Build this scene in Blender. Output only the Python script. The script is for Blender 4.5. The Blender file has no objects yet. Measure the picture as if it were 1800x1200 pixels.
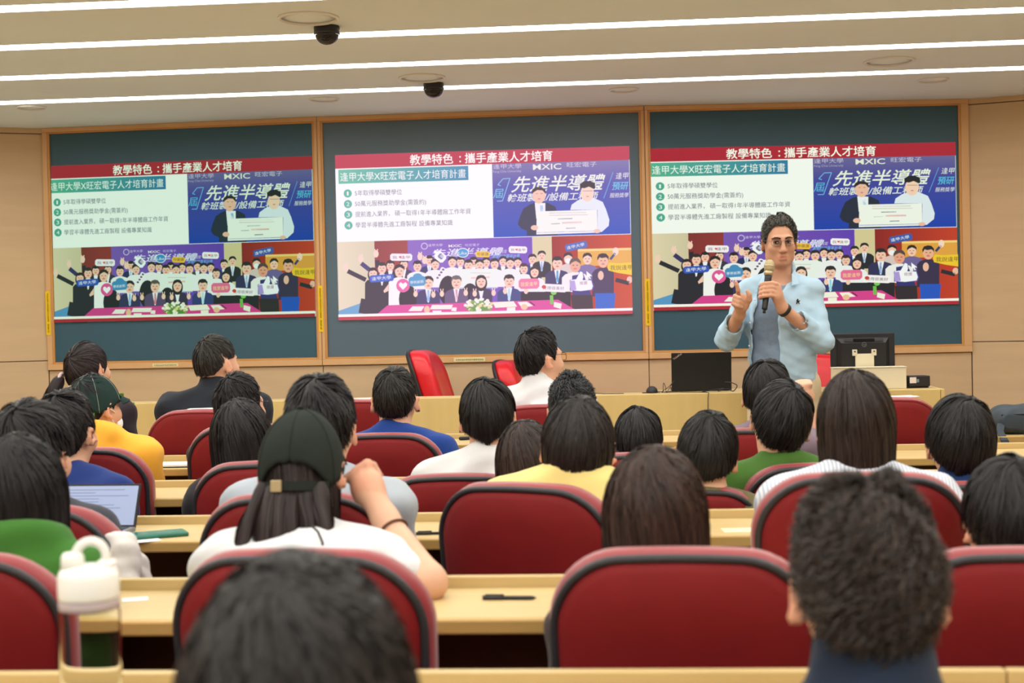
import bpy, bmesh, math, random
import numpy as np
from mathutils import Matrix, Vector

random.seed(7)
rng = np.random.default_rng(7)
SC = bpy.context.scene
COL = SC.collection

# ------------------------------------------------------------------ camera, world, exposure
def srgb(r, g, b):
    def f(c):
        c /= 255.0
        return c / 12.92 if c <= 0.04045 else ((c + 0.055) / 1.055) ** 2.4
    return (f(r), f(g), f(b), 1.0)

CAM_H, YAW, ROLL, PITCH = 1.268, 0.075, 0.022, math.atan(41 / 2500)
cam_d = bpy.data.cameras.new('camera')
cam = bpy.data.objects.new('camera', cam_d)
COL.objects.link(cam)
cam_d.lens, cam_d.sensor_width, cam_d.sensor_fit = 50.0, 36.0, 'HORIZONTAL'
cam_d.clip_start, cam_d.clip_end = 0.05, 60
fw = Vector((-math.sin(YAW) * math.cos(PITCH), math.cos(YAW) * math.cos(PITCH), -math.sin(PITCH)))
rt = Vector((math.cos(YAW), math.sin(YAW), 0))
up = rt.cross(fw)
r2 = rt * math.cos(ROLL) - up * math.sin(ROLL)
u2 = up * math.cos(ROLL) + rt * math.sin(ROLL)
cam.matrix_world = Matrix(((r2.x, u2.x, -fw.x, 0), (r2.y, u2.y, -fw.y, 0), (r2.z, u2.z, -fw.z, CAM_H), (0, 0, 0, 1)))
cam_d.dof.use_dof = True
cam_d.dof.focus_distance = 5.9
cam_d.dof.aperture_fstop = 4.6
SC.camera = cam
w = bpy.data.worlds.new('world')
SC.world = w
w.use_nodes = True
w.node_tree.nodes['Background'].inputs[0].default_value = srgb(235, 225, 205)
w.node_tree.nodes['Background'].inputs[1].default_value = 0.05
SC.view_settings.view_transform = 'Standard'
SC.view_settings.look = 'None'
SC.view_settings.exposure = 0.0
SC.view_settings.gamma = 1.0
SC.view_settings.use_curve_mapping = False
STRIP_POWER = 13.6
SC.cycles.use_adaptive_sampling = True
SC.cycles.adaptive_threshold = 0.025
SC.cycles.max_bounces = 7
SC.cycles.diffuse_bounces = 4
SC.cycles.glossy_bounces = 2
SC.cycles.transmission_bounces = 7
SC.cycles.caustics_reflective = False
SC.cycles.caustics_refractive = False

# ------------------------------------------------------------------ materials
MATS = {}
def mat(name, col, rough=0.6, spec=0.4, bump=0.0, bscale=200.0, var=0.0, vscale=3.0, metal=0.0,
        emit=0.0, sheen=0.0, coat=0.0, stretch=None, attr=None, trans=0.0, ior=1.45):
    if name in MATS:
        return MATS[name]
    m = bpy.data.materials.new(name)
    m.use_nodes = True
    nt = m.node_tree
    b = nt.nodes['Principled BSDF']
    b.inputs['Roughness'].default_value = rough
    b.inputs['Specular IOR Level'].default_value = spec
    b.inputs['Metallic'].default_value = metal
    b.inputs['Base Color'].default_value = col
    b.inputs['Sheen Weight'].default_value = sheen
    b.inputs['Coat Weight'].default_value = coat
    b.inputs['Transmission Weight'].default_value = trans
    b.inputs['IOR'].default_value = ior
    tc = None
    if var or bump:
        tc = nt.nodes.new('ShaderNodeTexCoord')
        mp = nt.nodes.new('ShaderNodeMapping')
        if stretch:
            mp.inputs['Scale'].default_value = stretch
        nt.links.new(tc.outputs['Object'], mp.inputs['Vector'])
    src = None
    if attr:
        a = nt.nodes.new('ShaderNodeAttribute')
        a.attribute_name = attr
        src = a.outputs['Color']
    if var:
        n = nt.nodes.new('ShaderNodeTexNoise')
        n.inputs['Scale'].default_value = vscale
        n.inputs['Detail'].default_value = 5
        nt.links.new(mp.outputs[0], n.inputs['Vector'])
        mr = nt.nodes.new('ShaderNodeMapRange')
        mr.inputs['From Min'].default_value, mr.inputs['From Max'].default_value = 0.25, 0.75
        mr.inputs['To Min'].default_value, mr.inputs['To Max'].default_value = 1 - var, 1 + var
        nt.links.new(n.outputs[0], mr.inputs[0])
        mx = nt.nodes.new('ShaderNodeVectorMath')
        mx.operation = 'SCALE'
        if src is not None:
            nt.links.new(src, mx.inputs[0])
        else:
            mx.inputs[0].default_value = col[:3]
        nt.links.new(mr.outputs[0], mx.inputs['Scale'])
        src = mx.outputs[0]
    if src is not None:
        nt.links.new(src, b.inputs['Base Color'])
    if bump:
        n = nt.nodes.new('ShaderNodeTexNoise')
        n.inputs['Scale'].default_value = bscale
        n.inputs['Detail'].default_value = 3
        nt.links.new(mp.outputs[0], n.inputs['Vector'])
        bp = nt.nodes.new('ShaderNodeBump')
        bp.inputs['Strength'].default_value = bump
        bp.inputs['Distance'].default_value = 0.002
        nt.links.new(n.outputs[0], bp.inputs['Height'])
        nt.links.new(bp.outputs[0], b.inputs['Normal'])
    if emit:
        b.inputs['Emission Color'].default_value = col
        b.inputs['Emission Strength'].default_value = emit
    MATS[name] = m
    return m

M_CEIL = mat('ceiling_paint', srgb(230, 240, 240), 0.9, 0.1, 0.15, 60, 0.03, 1.2)
M_WALL = mat('wall_veneer', srgb(202, 173, 137), 0.62, 0.3, 0.05, 90, 0.055, 6.0, stretch=(0.35, 0.35, 3.0))
M_FRAME = mat('frame_wood', srgb(212, 168, 120), 0.5, 0.4, 0.05, 90, 0.06, 8.0, stretch=(1, 1, 0.3))
M_FRAME2 = mat('frame_lip_wood', srgb(202, 146, 82), 0.42, 0.45, 0.05, 90, 0.08, 8.0, stretch=(1, 1, 0.3))
M_BOARD = mat('board_glass', srgb(56, 90, 106), 0.38, 0.35, 0.03, 40, 0.05, 2.0)
M_BOARD_SPILL = mat('board_glass_spill', srgb(88, 108, 122), 0.36, 0.4, 0.03, 40, 0.05, 2.0)  # middle board: board glass with the projector's stray light mixed into its colour
M_FLOOR = mat('floor_carpet', srgb(178, 172, 162), 0.95, 0.1, 0.5, 300, 0.1, 20)
M_DESK = mat('desk_laminate', srgb(196, 170, 119), 0.42, 0.4, 0.02, 120, 0.05, 9.0, stretch=(0.4, 5.0, 5.0))
M_DESKEDGE = mat('desk_edge_wood', srgb(186, 150, 88), 0.45, 0.4, 0.03, 120, 0.07, 9.0, stretch=(0.4, 5.0, 5.0))
M_MODESTY = mat('modesty_wood', srgb(92, 58, 34), 0.6, 0.3, 0.03, 120, 0.1, 9.0, stretch=(0.4, 3, 3))
M_PODIUM = mat('podium_wood', srgb(216, 186, 120), 0.5, 0.35, 0.03, 120, 0.05, 7.0, stretch=(3.0, 3.0, 0.4))
M_RED = mat('red_fabric', srgb(118, 14, 18), 0.6, 0.3, 0.35, 900, 0.07, 14, sheen=0.03)
M_RED2 = mat('red_vinyl', srgb(138, 26, 34), 0.4, 0.55, 0.2, 600, 0.06, 14, sheen=0.35)
M_LEATHER = mat('red_leather', srgb(206, 22, 34), 0.3, 0.55, 0.3, 80, 0.06, 12)
M_BLACK = mat('black_plastic', srgb(38, 38, 42), 0.45, 0.4)
M_TRIM = mat('black_rubber_trim', srgb(46, 45, 50), 0.4, 0.45)
M_METAL = mat('dark_metal', srgb(70, 70, 74), 0.35, 0.5, metal=0.8)
M_PAPER = mat('paper', srgb(240, 240, 240), 0.8, 0.2)
M_WHITEPL = mat('white_plastic', srgb(232, 230, 224), 0.4, 0.45)
M_YELLOW = mat('yellow_tape', srgb(238, 196, 20), 0.5, 0.4)
M_CREAM = mat('cream_label', srgb(232, 222, 168), 0.6, 0.3)
M_INK = mat('ink', srgb(40, 34, 20), 0.7, 0.2)
M_SKIN = mat('skin', srgb(222, 168, 134), 0.5, 0.35, 0.05, 300, 0.03, 20, attr='Col')
M_HAIR = mat('hair', srgb(25, 22, 22), 0.45, 0.32, attr='Col')
M_STRIP = mat('light_diffuser', (0.985, 0.985, 0.945, 1), 0.5, 0.2, emit=STRIP_POWER)

# ------------------------------------------------------------------ object helpers
def link(o, parent=None):
    COL.objects.link(o)
    if parent is not None:
        o.parent = parent
    return o

def tag(o, label, cat, group=None, kind=None):
    if label: o['label'] = label
    if cat: o['category'] = cat
    if group: o['group'] = group
    if kind: o['kind'] = kind
    return o

def thing(name, label, cat, loc=(0, 0, 0), rz=0.0, group=None):
    o = bpy.data.objects.new(name, None)
    o.empty_display_size = 0.1
    o.location = loc
    o.rotation_euler = (0, 0, rz)
    link(o)
    return tag(o, label, cat, group)

def meshobj(name, verts, faces, m, parent=None, smooth=False, cols=None, mesh_only=False):
    me = bpy.data.meshes.new(name)
    me.from_pydata([tuple(v) for v in verts], [], [tuple(f) for f in faces])
    if cols is not None:
        at = me.color_attributes.new('Col', 'FLOAT_COLOR', 'POINT')
        c = np.ones((len(verts), 4), np.float32)
        c[:, :3] = np.asarray(cols)[:, :3]
        at.data.foreach_set('color', c.ravel())
    if smooth:
        me.polygons.foreach_set('use_smooth', [True] * len(me.polygons))
    me.materials.append(m)
    me.update()
    if mesh_only:
        return me
    o = bpy.data.objects.new(name, me)
    return link(o, parent)

def bmobj(name, bm, m, parent=None, smooth=False):
    me = bpy.data.meshes.new(name)
    bm.normal_update()
    bm.to_mesh(me)
    bm.free()
    if smooth:
        me.polygons.foreach_set('use_smooth', [True] * len(me.polygons))
    me.materials.append(m)
    o = bpy.data.objects.new(name, me)
    return link(o, parent)

def box(bm, x0, x1, y0, y1, z0, z1, bev=0.0, M=None, seg=2):
    vs = [bm.verts.new((x, y, z)) for x in (x0, x1) for y in (y0, y1) for z in (z0, z1)]
    fs = [(0, 1, 3, 2), (4, 6, 7, 5), (0, 4, 5, 1), (2, 3, 7, 6), (0, 2, 6, 4), (1, 5, 7, 3)]
    ff = [bm.faces.new([vs[i] for i in f]) for f in fs]
    geom = vs
    if bev:
        es = list({e for f in ff for e in f.edges})
        r = bmesh.ops.bevel(bm, geom=es, offset=bev, segments=seg, affect='EDGES', profile=0.5)
        geom = list({v for f in r['faces'] for v in f.verts} | {v for v in vs if v.is_valid})
    if M is not None:
        bmesh.ops.transform(bm, matrix=M, verts=[v for v in geom if v.is_valid])
    return geom

def boxobj(name, x0, x1, y0, y1, z0, z1, m, parent=None, bev=0.0, M=None):
    bm = bmesh.new()
    box(bm, x0, x1, y0, y1, z0, z1, bev, M)
    return bmobj(name, bm, m, parent)

def lathe(name, prof, m, parent=None, n=32, loc=(0, 0, 0), M=None, smooth=True):
    vs, fs = [], []
    for r, z in prof:
        for i in range(n):
            a = 2 * math.pi * i / n
            vs.append(Vector((r * math.cos(a), r * math.sin(a), z)))
    for j in range(len(prof) - 1):
        for i in range(n):
            k = (i + 1) % n
            fs.append((j * n + i, j * n + k, (j + 1) * n + k, (j + 1) * n + i))
    if prof[0][0] > 1e-5: fs.append(tuple(reversed(range(n))))
    if prof[-1][0] > 1e-5: fs.append(tuple(range((len(prof) - 1) * n, len(prof) * n)))
    T = Matrix.Translation(loc) @ (M if M is not None else Matrix())
    vs = [T @ v for v in vs]
    return meshobj(name, vs, fs, m, parent, smooth)

def tube(name, pts, r, m, parent=None, n=8, closed=False, radii=None, smooth=True):
    P = [Vector(p) for p in pts]
    vs, fs = [], []
    N = len(P)
    prev = None
    for i, p in enumerate(P):
        a = P[(i - 1) % N] if (closed or i > 0) else p
        b = P[(i + 1) % N] if (closed or i < N - 1) else p
        t = (b - a).normalized()
        ref = prev if prev is not None else (Vector((0, 0, 1)) if abs(t.z) < 0.9 else Vector((1, 0, 0)))
        u = (ref - t * ref.dot(t)).normalized()
        prev = u
        v = t.cross(u)
        rr = radii[i] if radii else r
        for k in range(n):
            an = 2 * math.pi * k / n
            vs.append(p + (u * math.cos(an) + v * math.sin(an)) * rr)
    for i in range(N if closed else N - 1):
        j = (i + 1) % N
        for k in range(n):
            l = (k + 1) % n
            fs.append((i * n + k, i * n + l, j * n + l, j * n + k))
    if not closed:
        fs.append(tuple(reversed(range(n))))
        fs.append(tuple(range((N - 1) * n, N * n)))
    return meshobj(name, vs, fs, m, parent, smooth)

def text_mesh(body, size=1.0, shear=0.0, bold=0.0, align='LEFT', sx=1.0):
    """verts (n,2) and faces of a line of flat lettering"""
    c = bpy.data.curves.new('lettering', 'FONT')
    c.body = body
    c.size = size
    c.shear = shear
    c.offset = bold
    c.align_x = align
    c.resolution_u = 3
    o = bpy.data.objects.new('lettering', c)
    COL.objects.link(o)
    dg = bpy.context.evaluated_depsgraph_get()
    me = o.evaluated_get(dg).to_mesh()
    v = np.array([(p.co.x * sx, p.co.y) for p in me.vertices]).reshape(-1, 2)
    f = [tuple(p.vertices) for p in me.polygons]
    o.evaluated_get(dg).to_mesh_clear()
    bpy.data.objects.remove(o)
    bpy.data.curves.remove(c)
    return v, f

# ------------------------------------------------------------------ implicit surfaces (for bodies, clothing)
class Field:
    def __init__(self, lo, hi, h):
        self.lo = np.array(lo, np.float32); self.h = h
        self.n = np.ceil((np.array(hi) - self.lo) / h).astype(int) + 1
        self.D = np.full(self.n, 0.06, np.float32)
    def _box(self, lo, hi):
        a = np.clip(np.floor((np.array(lo) - self.lo) / self.h).astype(int), 0, self.n)
        b = np.clip(np.ceil((np.array(hi) - self.lo) / self.h).astype(int) + 1, 0, self.n)
        if np.any(b <= a):
            return None, None
        ax = [(self.lo[i] + self.h * np.arange(a[i], b[i])).astype(np.float32) for i in range(3)]
        X, Y, Z = np.meshgrid(*ax, indexing='ij', sparse=True)
        return (slice(a[0], b[0]), slice(a[1], b[1]), slice(a[2], b[2])), (X, Y, Z)
    def _join(self, sl, d, k, op):
        o = self.D[sl]
        if op == 'sub':
            d = -d
            if k > 0:
                hh = np.maximum(k - np.abs(o - d), 0) / k
                self.D[sl] = np.maximum(o, d) + hh * hh * k * 0.25
            else:
                self.D[sl] = np.maximum(o, d)
            return
        if k > 0:
            hh = np.maximum(k - np.abs(o - d), 0) / k
            self.D[sl] = np.minimum(o, d) - hh * hh * k * 0.25
        else:
            self.D[sl] = np.minimum(o, d)
    def cap(self, a, b, ra, rb=None, k=0.02, op='add', flat=None):
        """tapered capsule; flat=(axis-scale) squeezes it in y about its axis"""
        rb = ra if rb is None else rb
        a = np.array(a, np.float32); b = np.array(b, np.float32)
        m = max(ra, rb) + k + 2 * self.h
        sl, g = self._box(np.minimum(a, b) - m, np.maximum(a, b) + m)
        if sl is None: return self
        ab = b - a
        L = float(ab @ ab) + 1e-9
        px, py, pz = g[0] - a[0], g[1] - a[1], g[2] - a[2]
        t = np.clip((px * ab[0] + py * ab[1] + pz * ab[2]) / L, 0, 1)
        dx, dy, dz = px - t * ab[0], py - t * ab[1], pz - t * ab[2]
        r = ra + (rb - ra) * t
        if flat:
            d = (np.sqrt((dx / flat[0]) ** 2 + (dy / flat[1]) ** 2 + dz * dz) - r) * min(flat[0], flat[1], 1.0)
        else:
            d = np.sqrt(dx * dx + dy * dy + dz * dz) - r
        self._join(sl, d, k, op)
        return self
    def ell(self, c, r, R=None, k=0.02, op='add'):
        c = np.array(c, np.float32); r = np.array(r, np.float32)
        m = float(max(r)) + k + 2 * self.h
        sl, g = self._box(c - m, c + m)
        if sl is None: return self
        p = [g[i] - c[i] for i in range(3)]
        if R is not None:
            Rt = np.array(R).T
            p = [Rt[i][0] * p[0] + Rt[i][1] * p[1] + Rt[i][2] * p[2] for i in range(3)]
        k0 = np.sqrt((p[0] / r[0]) ** 2 + (p[1] / r[1]) ** 2 + (p[2] / r[2]) ** 2)
        k1 = np.sqrt((p[0] / r[0] ** 2) ** 2 + (p[1] / r[1] ** 2) ** 2 + (p[2] / r[2] ** 2) ** 2) + 1e-6
        self._join(sl, k0 * (k0 - 1) / k1, k, op)
        return self
    def cut(self, fn, k=0.0):
        """remove where fn(x,y,z) < 0"""
        ax = [(self.lo[i] + self.h * np.arange(self.n[i])).astype(np.float32) for i in range(3)]
        X, Y, Z = np.meshgrid(*ax, indexing='ij', sparse=True)
        self.D = np.maximum(self.D, -fn(X, Y, Z)).astype(np.float32)
        return self
    def wrinkle(self, amp, freq, seed=0):
        ax = [(self.lo[i] + self.h * np.arange(self.n[i])).astype(np.float32) for i in range(3)]
        X, Y, Z = np.meshgrid(*ax, indexing='ij', sparse=True)
        s = seed * 1.7
        self.D += amp * (np.sin(freq * (X * 0.9 + Z * 0.7 + 0.15 * np.sin(9 * Y + s)) + s) * np.sin(freq * 0.6 * (Y + Z * 0.8 - X * 0.5) + 2 * s)
                         + 0.5 * np.sin(freq * 1.9 * (Z - 0.6 * X + 0.5 * Y) + 3 * s))
        return self
    def mesh(self):
        D, h = self.D, self.h
        S = D < 0
        c = np.zeros(np.array(D.shape) - 1, np.int8)
        for dx in (0, 1):
            for dy in (0, 1):
                for dz in (0, 1):
                    c += S[dx:D.shape[0] - 1 + dx, dy:D.shape[1] - 1 + dy, dz:D.shape[2] - 1 + dz]
        act = (c > 0) & (c < 8)
        I = np.argwhere(act)
        idx = np.full(act.shape, -1, np.int64)
        idx[act] = np.arange(len(I))
        acc = np.zeros((len(I), 3)); cnt = np.zeros(len(I))
        corners = [(x, y, z) for x in (0, 1) for y in (0, 1) for z in (0, 1)]
        vals = {q: D[I[:, 0] + q[0], I[:, 1] + q[1], I[:, 2] + q[2]] for q in corners}
        for q in corners:
            for a in range(3):
                if q[a] == 0:
                    q2 = list(q); q2[a] = 1; q2 = tuple(q2)
                    d0, d1 = vals[q], vals[q2]
                    mk = (d0 < 0) != (d1 < 0)
                    t = np.where(mk, d0 / np.where(mk, d0 - d1, 1), 0)
                    p = np.array(q, float)[None, :].repeat(len(I), 0)
                    p[:, a] += t
                    acc += p * mk[:, None]; cnt += mk
        V = self.lo + h * (I + acc / cnt[:, None])
        faces = []
        for a in range(3):
            b, e = (a + 1) % 3, (a + 2) % 3
            s0 = [slice(None)] * 3; s1 = [slice(None)] * 3
            s0[a] = slice(0, -1); s1[a] = slice(1, None)
            df = S[tuple(s0)] != S[tuple(s1)]
            E = np.argwhere(df)
            E = E[(E[:, b] > 0) & (E[:, e] > 0) & (E[:, b] < D.shape[b] - 1) & (E[:, e] < D.shape[e] - 1)]
            if not len(E): continue
            inside = S[E[:, 0], E[:, 1], E[:, 2]]
            def cell(db, de):
                q = E.copy(); q[:, b] += db; q[:, e] += de
                return idx[q[:, 0], q[:, 1], q[:, 2]]
            Q = np.stack([cell(-1, -1), cell(0, -1), cell(0, 0), cell(-1, 0)], 1)
            Q[~inside] = Q[~inside][:, ::-1]
            faces.append(Q)
        F = np.concatenate(faces)
        F = F[(F >= 0).all(1)]
        return V, F.tolist()

# ------------------------------------------------------------------ room shell
CEIL_Z = 2.55
X0, X1, Y0 = -5.0, 3.4, -4.2
WP = [(-5.0, 8.28), (-3.66, 8.90), (-1.85, 8.79), (0.182, 8.78), (2.165, 8.94), (3.4, 8.51)]   # front wall, plan
def struct(o):
    o['kind'] = 'structure'
    return o
def root(name):
    o = bpy.data.objects.new(name, None)
    link(o)
    return struct(o)

struct(boxobj('floor', X0 - .1, X1 + .1, Y0 - .1, 9.2, -0.12, 0.0, M_FLOOR))
struct(boxobj('wall_left', X0 - .1, X0, Y0, 8.3, 0, CEIL_Z, M_WALL))
struct(boxobj('wall_right', X1, X1 + .1, Y0, 8.55, 0, CEIL_Z, M_WALL))
struct(boxobj('wall_back', X0, X1, Y0 - .1, Y0, 0, CEIL_Z, M_WALL))
# ceiling: plaster bands between the recessed light slots
ceil = root('ceiling')
STRIPS = [7.85 - 0.765 * i for i in range(15)]
edges = [9.15]
for y in STRIPS:
    edges += [y + 0.06, y - 0.06]
edges.append(Y0)
for i in range(0, len(edges), 2):
    boxobj('plaster_band', X0, X1, edges[i + 1], edges[i], CEIL_Z, CEIL_Z + 0.06, M_CEIL, ceil)
for i, y in enumerate(STRIPS):
    lab = {0: 'thin white light strip in the ceiling nearest the boards', 1: 'white light strip in the ceiling, second from the boards',
           2: 'broad white light strip in the ceiling, third from the boards', 3: 'white ceiling light strip at the very top edge of the view'}.get(i, 'white light strip in the ceiling above the rear seats')
    t = thing('ceiling_light_strip', lab, 'light strip', (0, y, CEIL_Z), 0, 'ceiling light strips')
    meshobj('diffuser', [(X0 + .3, -.06, .014), (X1 - .3, -.06, .014), (X1 - .3, .06, .014), (X0 + .3, .06, .014)], [(3, 2, 1, 0)], M_STRIP, t)
    bm = bmesh.new()
    box(bm, X0 + .3, X1 - .3, -0.0595, 0.0595, 0.024, 0.058)
    for s in (-1, 1):
        box(bm, X0 + .005, X1 - .005, s * 0.0598 - 0.0008, s * 0.0598 + 0.0008, 0.001, 0.058)
    bmobj('housing', bm, M_WHITEPL, t)

def wallseg(i):
    a = Vector((*WP[i], 0)); b = Vector((*WP[i + 1], 0))
    d = (b - a).normalized()
    n = Vector((d.y, -d.x, 0))      # towards the room
    L = (b - a).length
    M = Matrix(((d.x, -n.x, 0, a.x), (d.y, -n.y, 0, a.y), (0, 0, 1, 0), (0, 0, 0, 1)))
    return M, L
# local wall frame: x along, y = away from the room, z up
wf = root('wall_front')
for i in range(5):
    M, L = wallseg(i)
    boxobj('backing', -0.02, L + 0.02, 0.02, 0.12, 0, CEIL_Z, M_MODESTY, wf, M=M)
    g = 0.0025
    if i in (0, 4):
        xs = [0, L * 0.5, L] if i == 0 else [0, L * 0.55, L]
        for a, b in zip(xs[:-1], xs[1:]):
            boxobj('veneer_panel', a + g, b - g, 0, 0.02, 0.0, 1.06 - g, M_WALL, wf, 0.002, M)
            boxobj('veneer_panel', a + g, b - g, 0, 0.02, 1.06 + g, 2.515 - g, M_WALL, wf, 0.002, M)
            boxobj('top_strip', a + g, b - g, -0.006, 0.02, 2.515 + g, CEIL_Z, M_WALL, wf, 0.002, M)
    else:
        boxobj('veneer_panel', g, L - g, 0, 0.02, 0.0, 0.997 - g, M_WALL, wf, 0.002, M)
    if i in (1, 2, 3):
        boxobj('wall_core', 0, L, 0.008, 0.02, 0.997, CEIL_Z, M_MODESTY, wf, M=M)

# timber frame of the boards: rails, posts, lips
tf = root('trim_1')
for i in (1, 2, 3):
    M, L = wallseg(i)
    l = 0.048 if i == 1 else 0.034
    r = 0.063 if i == 3 else 0.034
    boxobj('bottom_rail', 0.001, L - 0.001, -0.018, 0.01, 0.999, 1.036, M_FRAME, tf, 0.003, M)
    boxobj('top_rail', 0.001, L - 0.001, -0.018, 0.01, 2.522, CEIL_Z - 0.001, M_FRAME, tf, 0.003, M)
    boxobj('post', 0.001, l - 0.013, -0.017, 0.01, 1.036, 2.522, M_FRAME, tf, 0.003, M)
    boxobj('post', L - r + 0.013, L - 0.001, -0.017, 0.01, 1.036, 2.522, M_FRAME, tf, 0.003, M)
    boxobj('lip', l - 0.013, L - r + 0.013, -0.012, 0.01, 1.036, 1.049, M_FRAME2, tf, 0.002, M)
    boxobj('lip', l - 0.013, L - r + 0.013, -0.012, 0.01, 2.512, 2.522, M_FRAME2, tf, 0.002, M)
    boxobj('lip', l - 0.013, l, -0.012, 0.01, 1.049, 2.512, M_FRAME2, tf, 0.002, M)
    boxobj('lip', L - r, L - r + 0.013, -0.012, 0.01, 1.049, 2.512, M_FRAME2, tf, 0.002, M)
    lab = {1: 'dark slate writing board at left, behind the ponytailed woman', 2: 'dark slate writing board in the middle of the front wall',
           3: 'dark slate writing board at right, behind the man with the microphone'}[i]
    bo = thing('writing_board', lab, 'board', group='writing boards')
    boxobj('board_surface', l + 0.001, L - r - 0.001, -0.001, 0.007, 1.0495, 2.5115, M_BOARD_SPILL if i == 2 else M_BOARD, bo, M=M)

# ------------------------------------------------------------------ stickers on the frame
def sticker(i, x, z0, z1, wd, txt, label, vertical=True, m=M_YELLOW, depth=-0.019):
    M, L = wallseg(i)
    t = thing('warning_sticker' if vertical else 'small_label', label, 'sticker', group='stickers on the board frame')
    boxobj('tape', x - wd / 2, x + wd / 2, depth - 0.0012, depth, z0, z1, m, t, M=M)
    V, Fc = [], []
    n = len(txt)
    for k, ch in enumerate(txt):
        v, f = text_mesh(ch, 1.0)
        if not len(v): continue
        if vertical:
            s = min((z1 - z0) * 0.9 / n * 1.02, wd * 0.62)
            ox, oz = x - s * 0.5, z1 - (z1 - z0) * (0.05 + 0.9 * (k + 0.85) / n)
        else:
            s = min(wd * 0.9 / n, (z1 - z0) * 0.7)
            ox, oz = x - wd * 0.45 + wd * 0.9 * k / n, z0 + (z1 - z0) * 0.25
        b = len(V)
        V += [M @ Vector((ox + p[0] * s, depth - 0.0018, oz + p[1] * s)) for p in v]
        Fc += [tuple(q + b for q in ff) for ff in f]
    meshobj('lettering', V, Fc, M_INK, t)
WARN = '本投影板禁止使用粉筆及水彩筆書寫，請愛護公物'
sticker(1, 0.014, 1.225, 1.507, 0.030, WARN, 'yellow warning sticker on the far left post of the board frame')
sticker(1, 1.8125, 1.208, 1.497, 0.029, WARN, 'yellow warning sticker on the post between left and middle boards')
sticker(2, 2.032, 1.204, 1.491, 0.029, WARN, 'yellow warning sticker on the post between middle and right boards')
sticker(1, 0.79, 1.009, 1.029, 0.17, '本黑板為投影用請勿書寫張貼', 'pale label on the rail under the left board', False, M_CREAM)
sticker(2, 0.925, 1.006, 1.030, 0.195, '本黑板投影專用請勿書寫或張貼', 'pale label on the rail under the middle board', False, M_CREAM)

# ------------------------------------------------------------------ projected slide (flat picture, three times)
SW, SH = 1600.0, 900.0
TLc, TRc, BLc, BRc = (588.3, 270.3), (1105.8, 259.1), (596.7, 561.7), (1112.1, 552.9)
def S(px, py):
    """sketch coordinates of the slide's drawing to slide units (0..1600, 0..900 downwards)"""
    u, v = 0.5, 0.5
    for _ in range(6):
        x = (1-u)*(1-v)*TLc[0] + u*(1-v)*TRc[0] + (1-u)*v*BLc[0] + u*v*BRc[0]
        y = (1-u)*(1-v)*TLc[1] + u*(1-v)*TRc[1] + (1-u)*v*BLc[1] + u*v*BRc[1]
        u += (px - x) / 516.0 + (py - y) * -0.0
        v += (py - y) / 292.0
    return u * SW, v * SH

class Art:
    lvl = 0
    def __init__(self): self.V, self.F, self.C = [], [], []
    def _push(self, pts, faces, col, layer=True):
        if layer: Art.lvl += 1
        b = len(self.V)
        z = Art.lvl
        self.V += [(x, y, z) for x, y in pts]
        self.F += [tuple(i + b for i in f) for f in faces]
        if isinstance(col, list):
            self.C += [srgb(*c)[:3] for c in col]
        else:
            self.C += [srgb(*col)[:3]] * len(pts)
    def poly(self, pts, col, raw=False, layer=True):
        p = [q if raw else S(*q) for q in pts]
        n = len(p)
        cx = sum(q[0] for q in p) / n; cy = sum(q[1] for q in p) / n
        self._push(p, [tuple(range(n))], col, layer)
    def rect(self, x0, y0, x1, y1, col, raw=True, layer=True, c2=None, vert=False):
        p = [(x0, y0), (x1, y0), (x1, y1), (x0, y1)]
        if not raw: p = [S(*q) for q in p]
        cc = col if c2 is None else ([col, col, c2, c2] if vert else [col, c2, c2, col])
        self._push(p, [(0, 1, 2, 3)], cc, layer)
    def oval(self, cx, cy, rx, ry, col, raw=False, layer=True, a0=0, a1=360, n=20, rot=0):
        c, s = math.cos(math.radians(rot)), math.sin(math.radians(rot))
        p = []
        for i in range(n + (0 if a1 - a0 == 360 else 1)):
            a = math.radians(a0 + (a1 - a0) * i / n)
            x, y = rx * math.cos(a), ry * math.sin(a)
            q = (cx + x * c - y * s, cy + x * s + y * c)
            p.append(q if raw else S(*q))
        self._push(p, [tuple(range(len(p)))], col, layer)
    def line(self, a, b, wd, col, raw=False, layer=True):
        if not raw: a, b = S(*a), S(*b)
        dx, dy = b[0] - a[0], b[1] - a[1]
        l = math.hypot(dx, dy) or 1
        nx, ny = -dy / l * wd / 2, dx / l * wd / 2
        self._push([(a[0]+nx, a[1]+ny), (b[0]+nx, b[1]+ny), (b[0]-nx, b[1]-ny), (a[0]-nx, a[1]-ny)], [(0, 1, 2, 3)], col, layer)
    def text(self, s, x0, y1, x1, col, h=None, shear=0.0, bold=0.0, rot=0.0):
        """lettering with its base line at y1, squeezed to run from x0 to x1 (slide units)"""
        v, f = text_mesh(s, 1.0, shear, bold)
        lo, hi = v[:, 0].min(), v[:, 0].max()
        sx = (x1 - x0) / (hi - lo)
        sy = sx if h is None else h
        c, sn = math.cos(rot), math.sin(rot)
        P = []
        for p in v:
            x, y = (p[0] - lo) * sx, -p[1] * sy
            P.append((x0 + x * c - y * sn, y1 + x * sn + y * c))
        self._push(P, f, col)

def Zm(z, k=None):
    return lambda x, y: (z[0] + x / z[2], z[1] + y / z[2])
zA = Zm((580, 420, 6.667)); zB = Zm((840, 420, 6.43)); zC = Zm((580, 250, 6.43)); zD = Zm((850, 250, 6.667))

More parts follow.
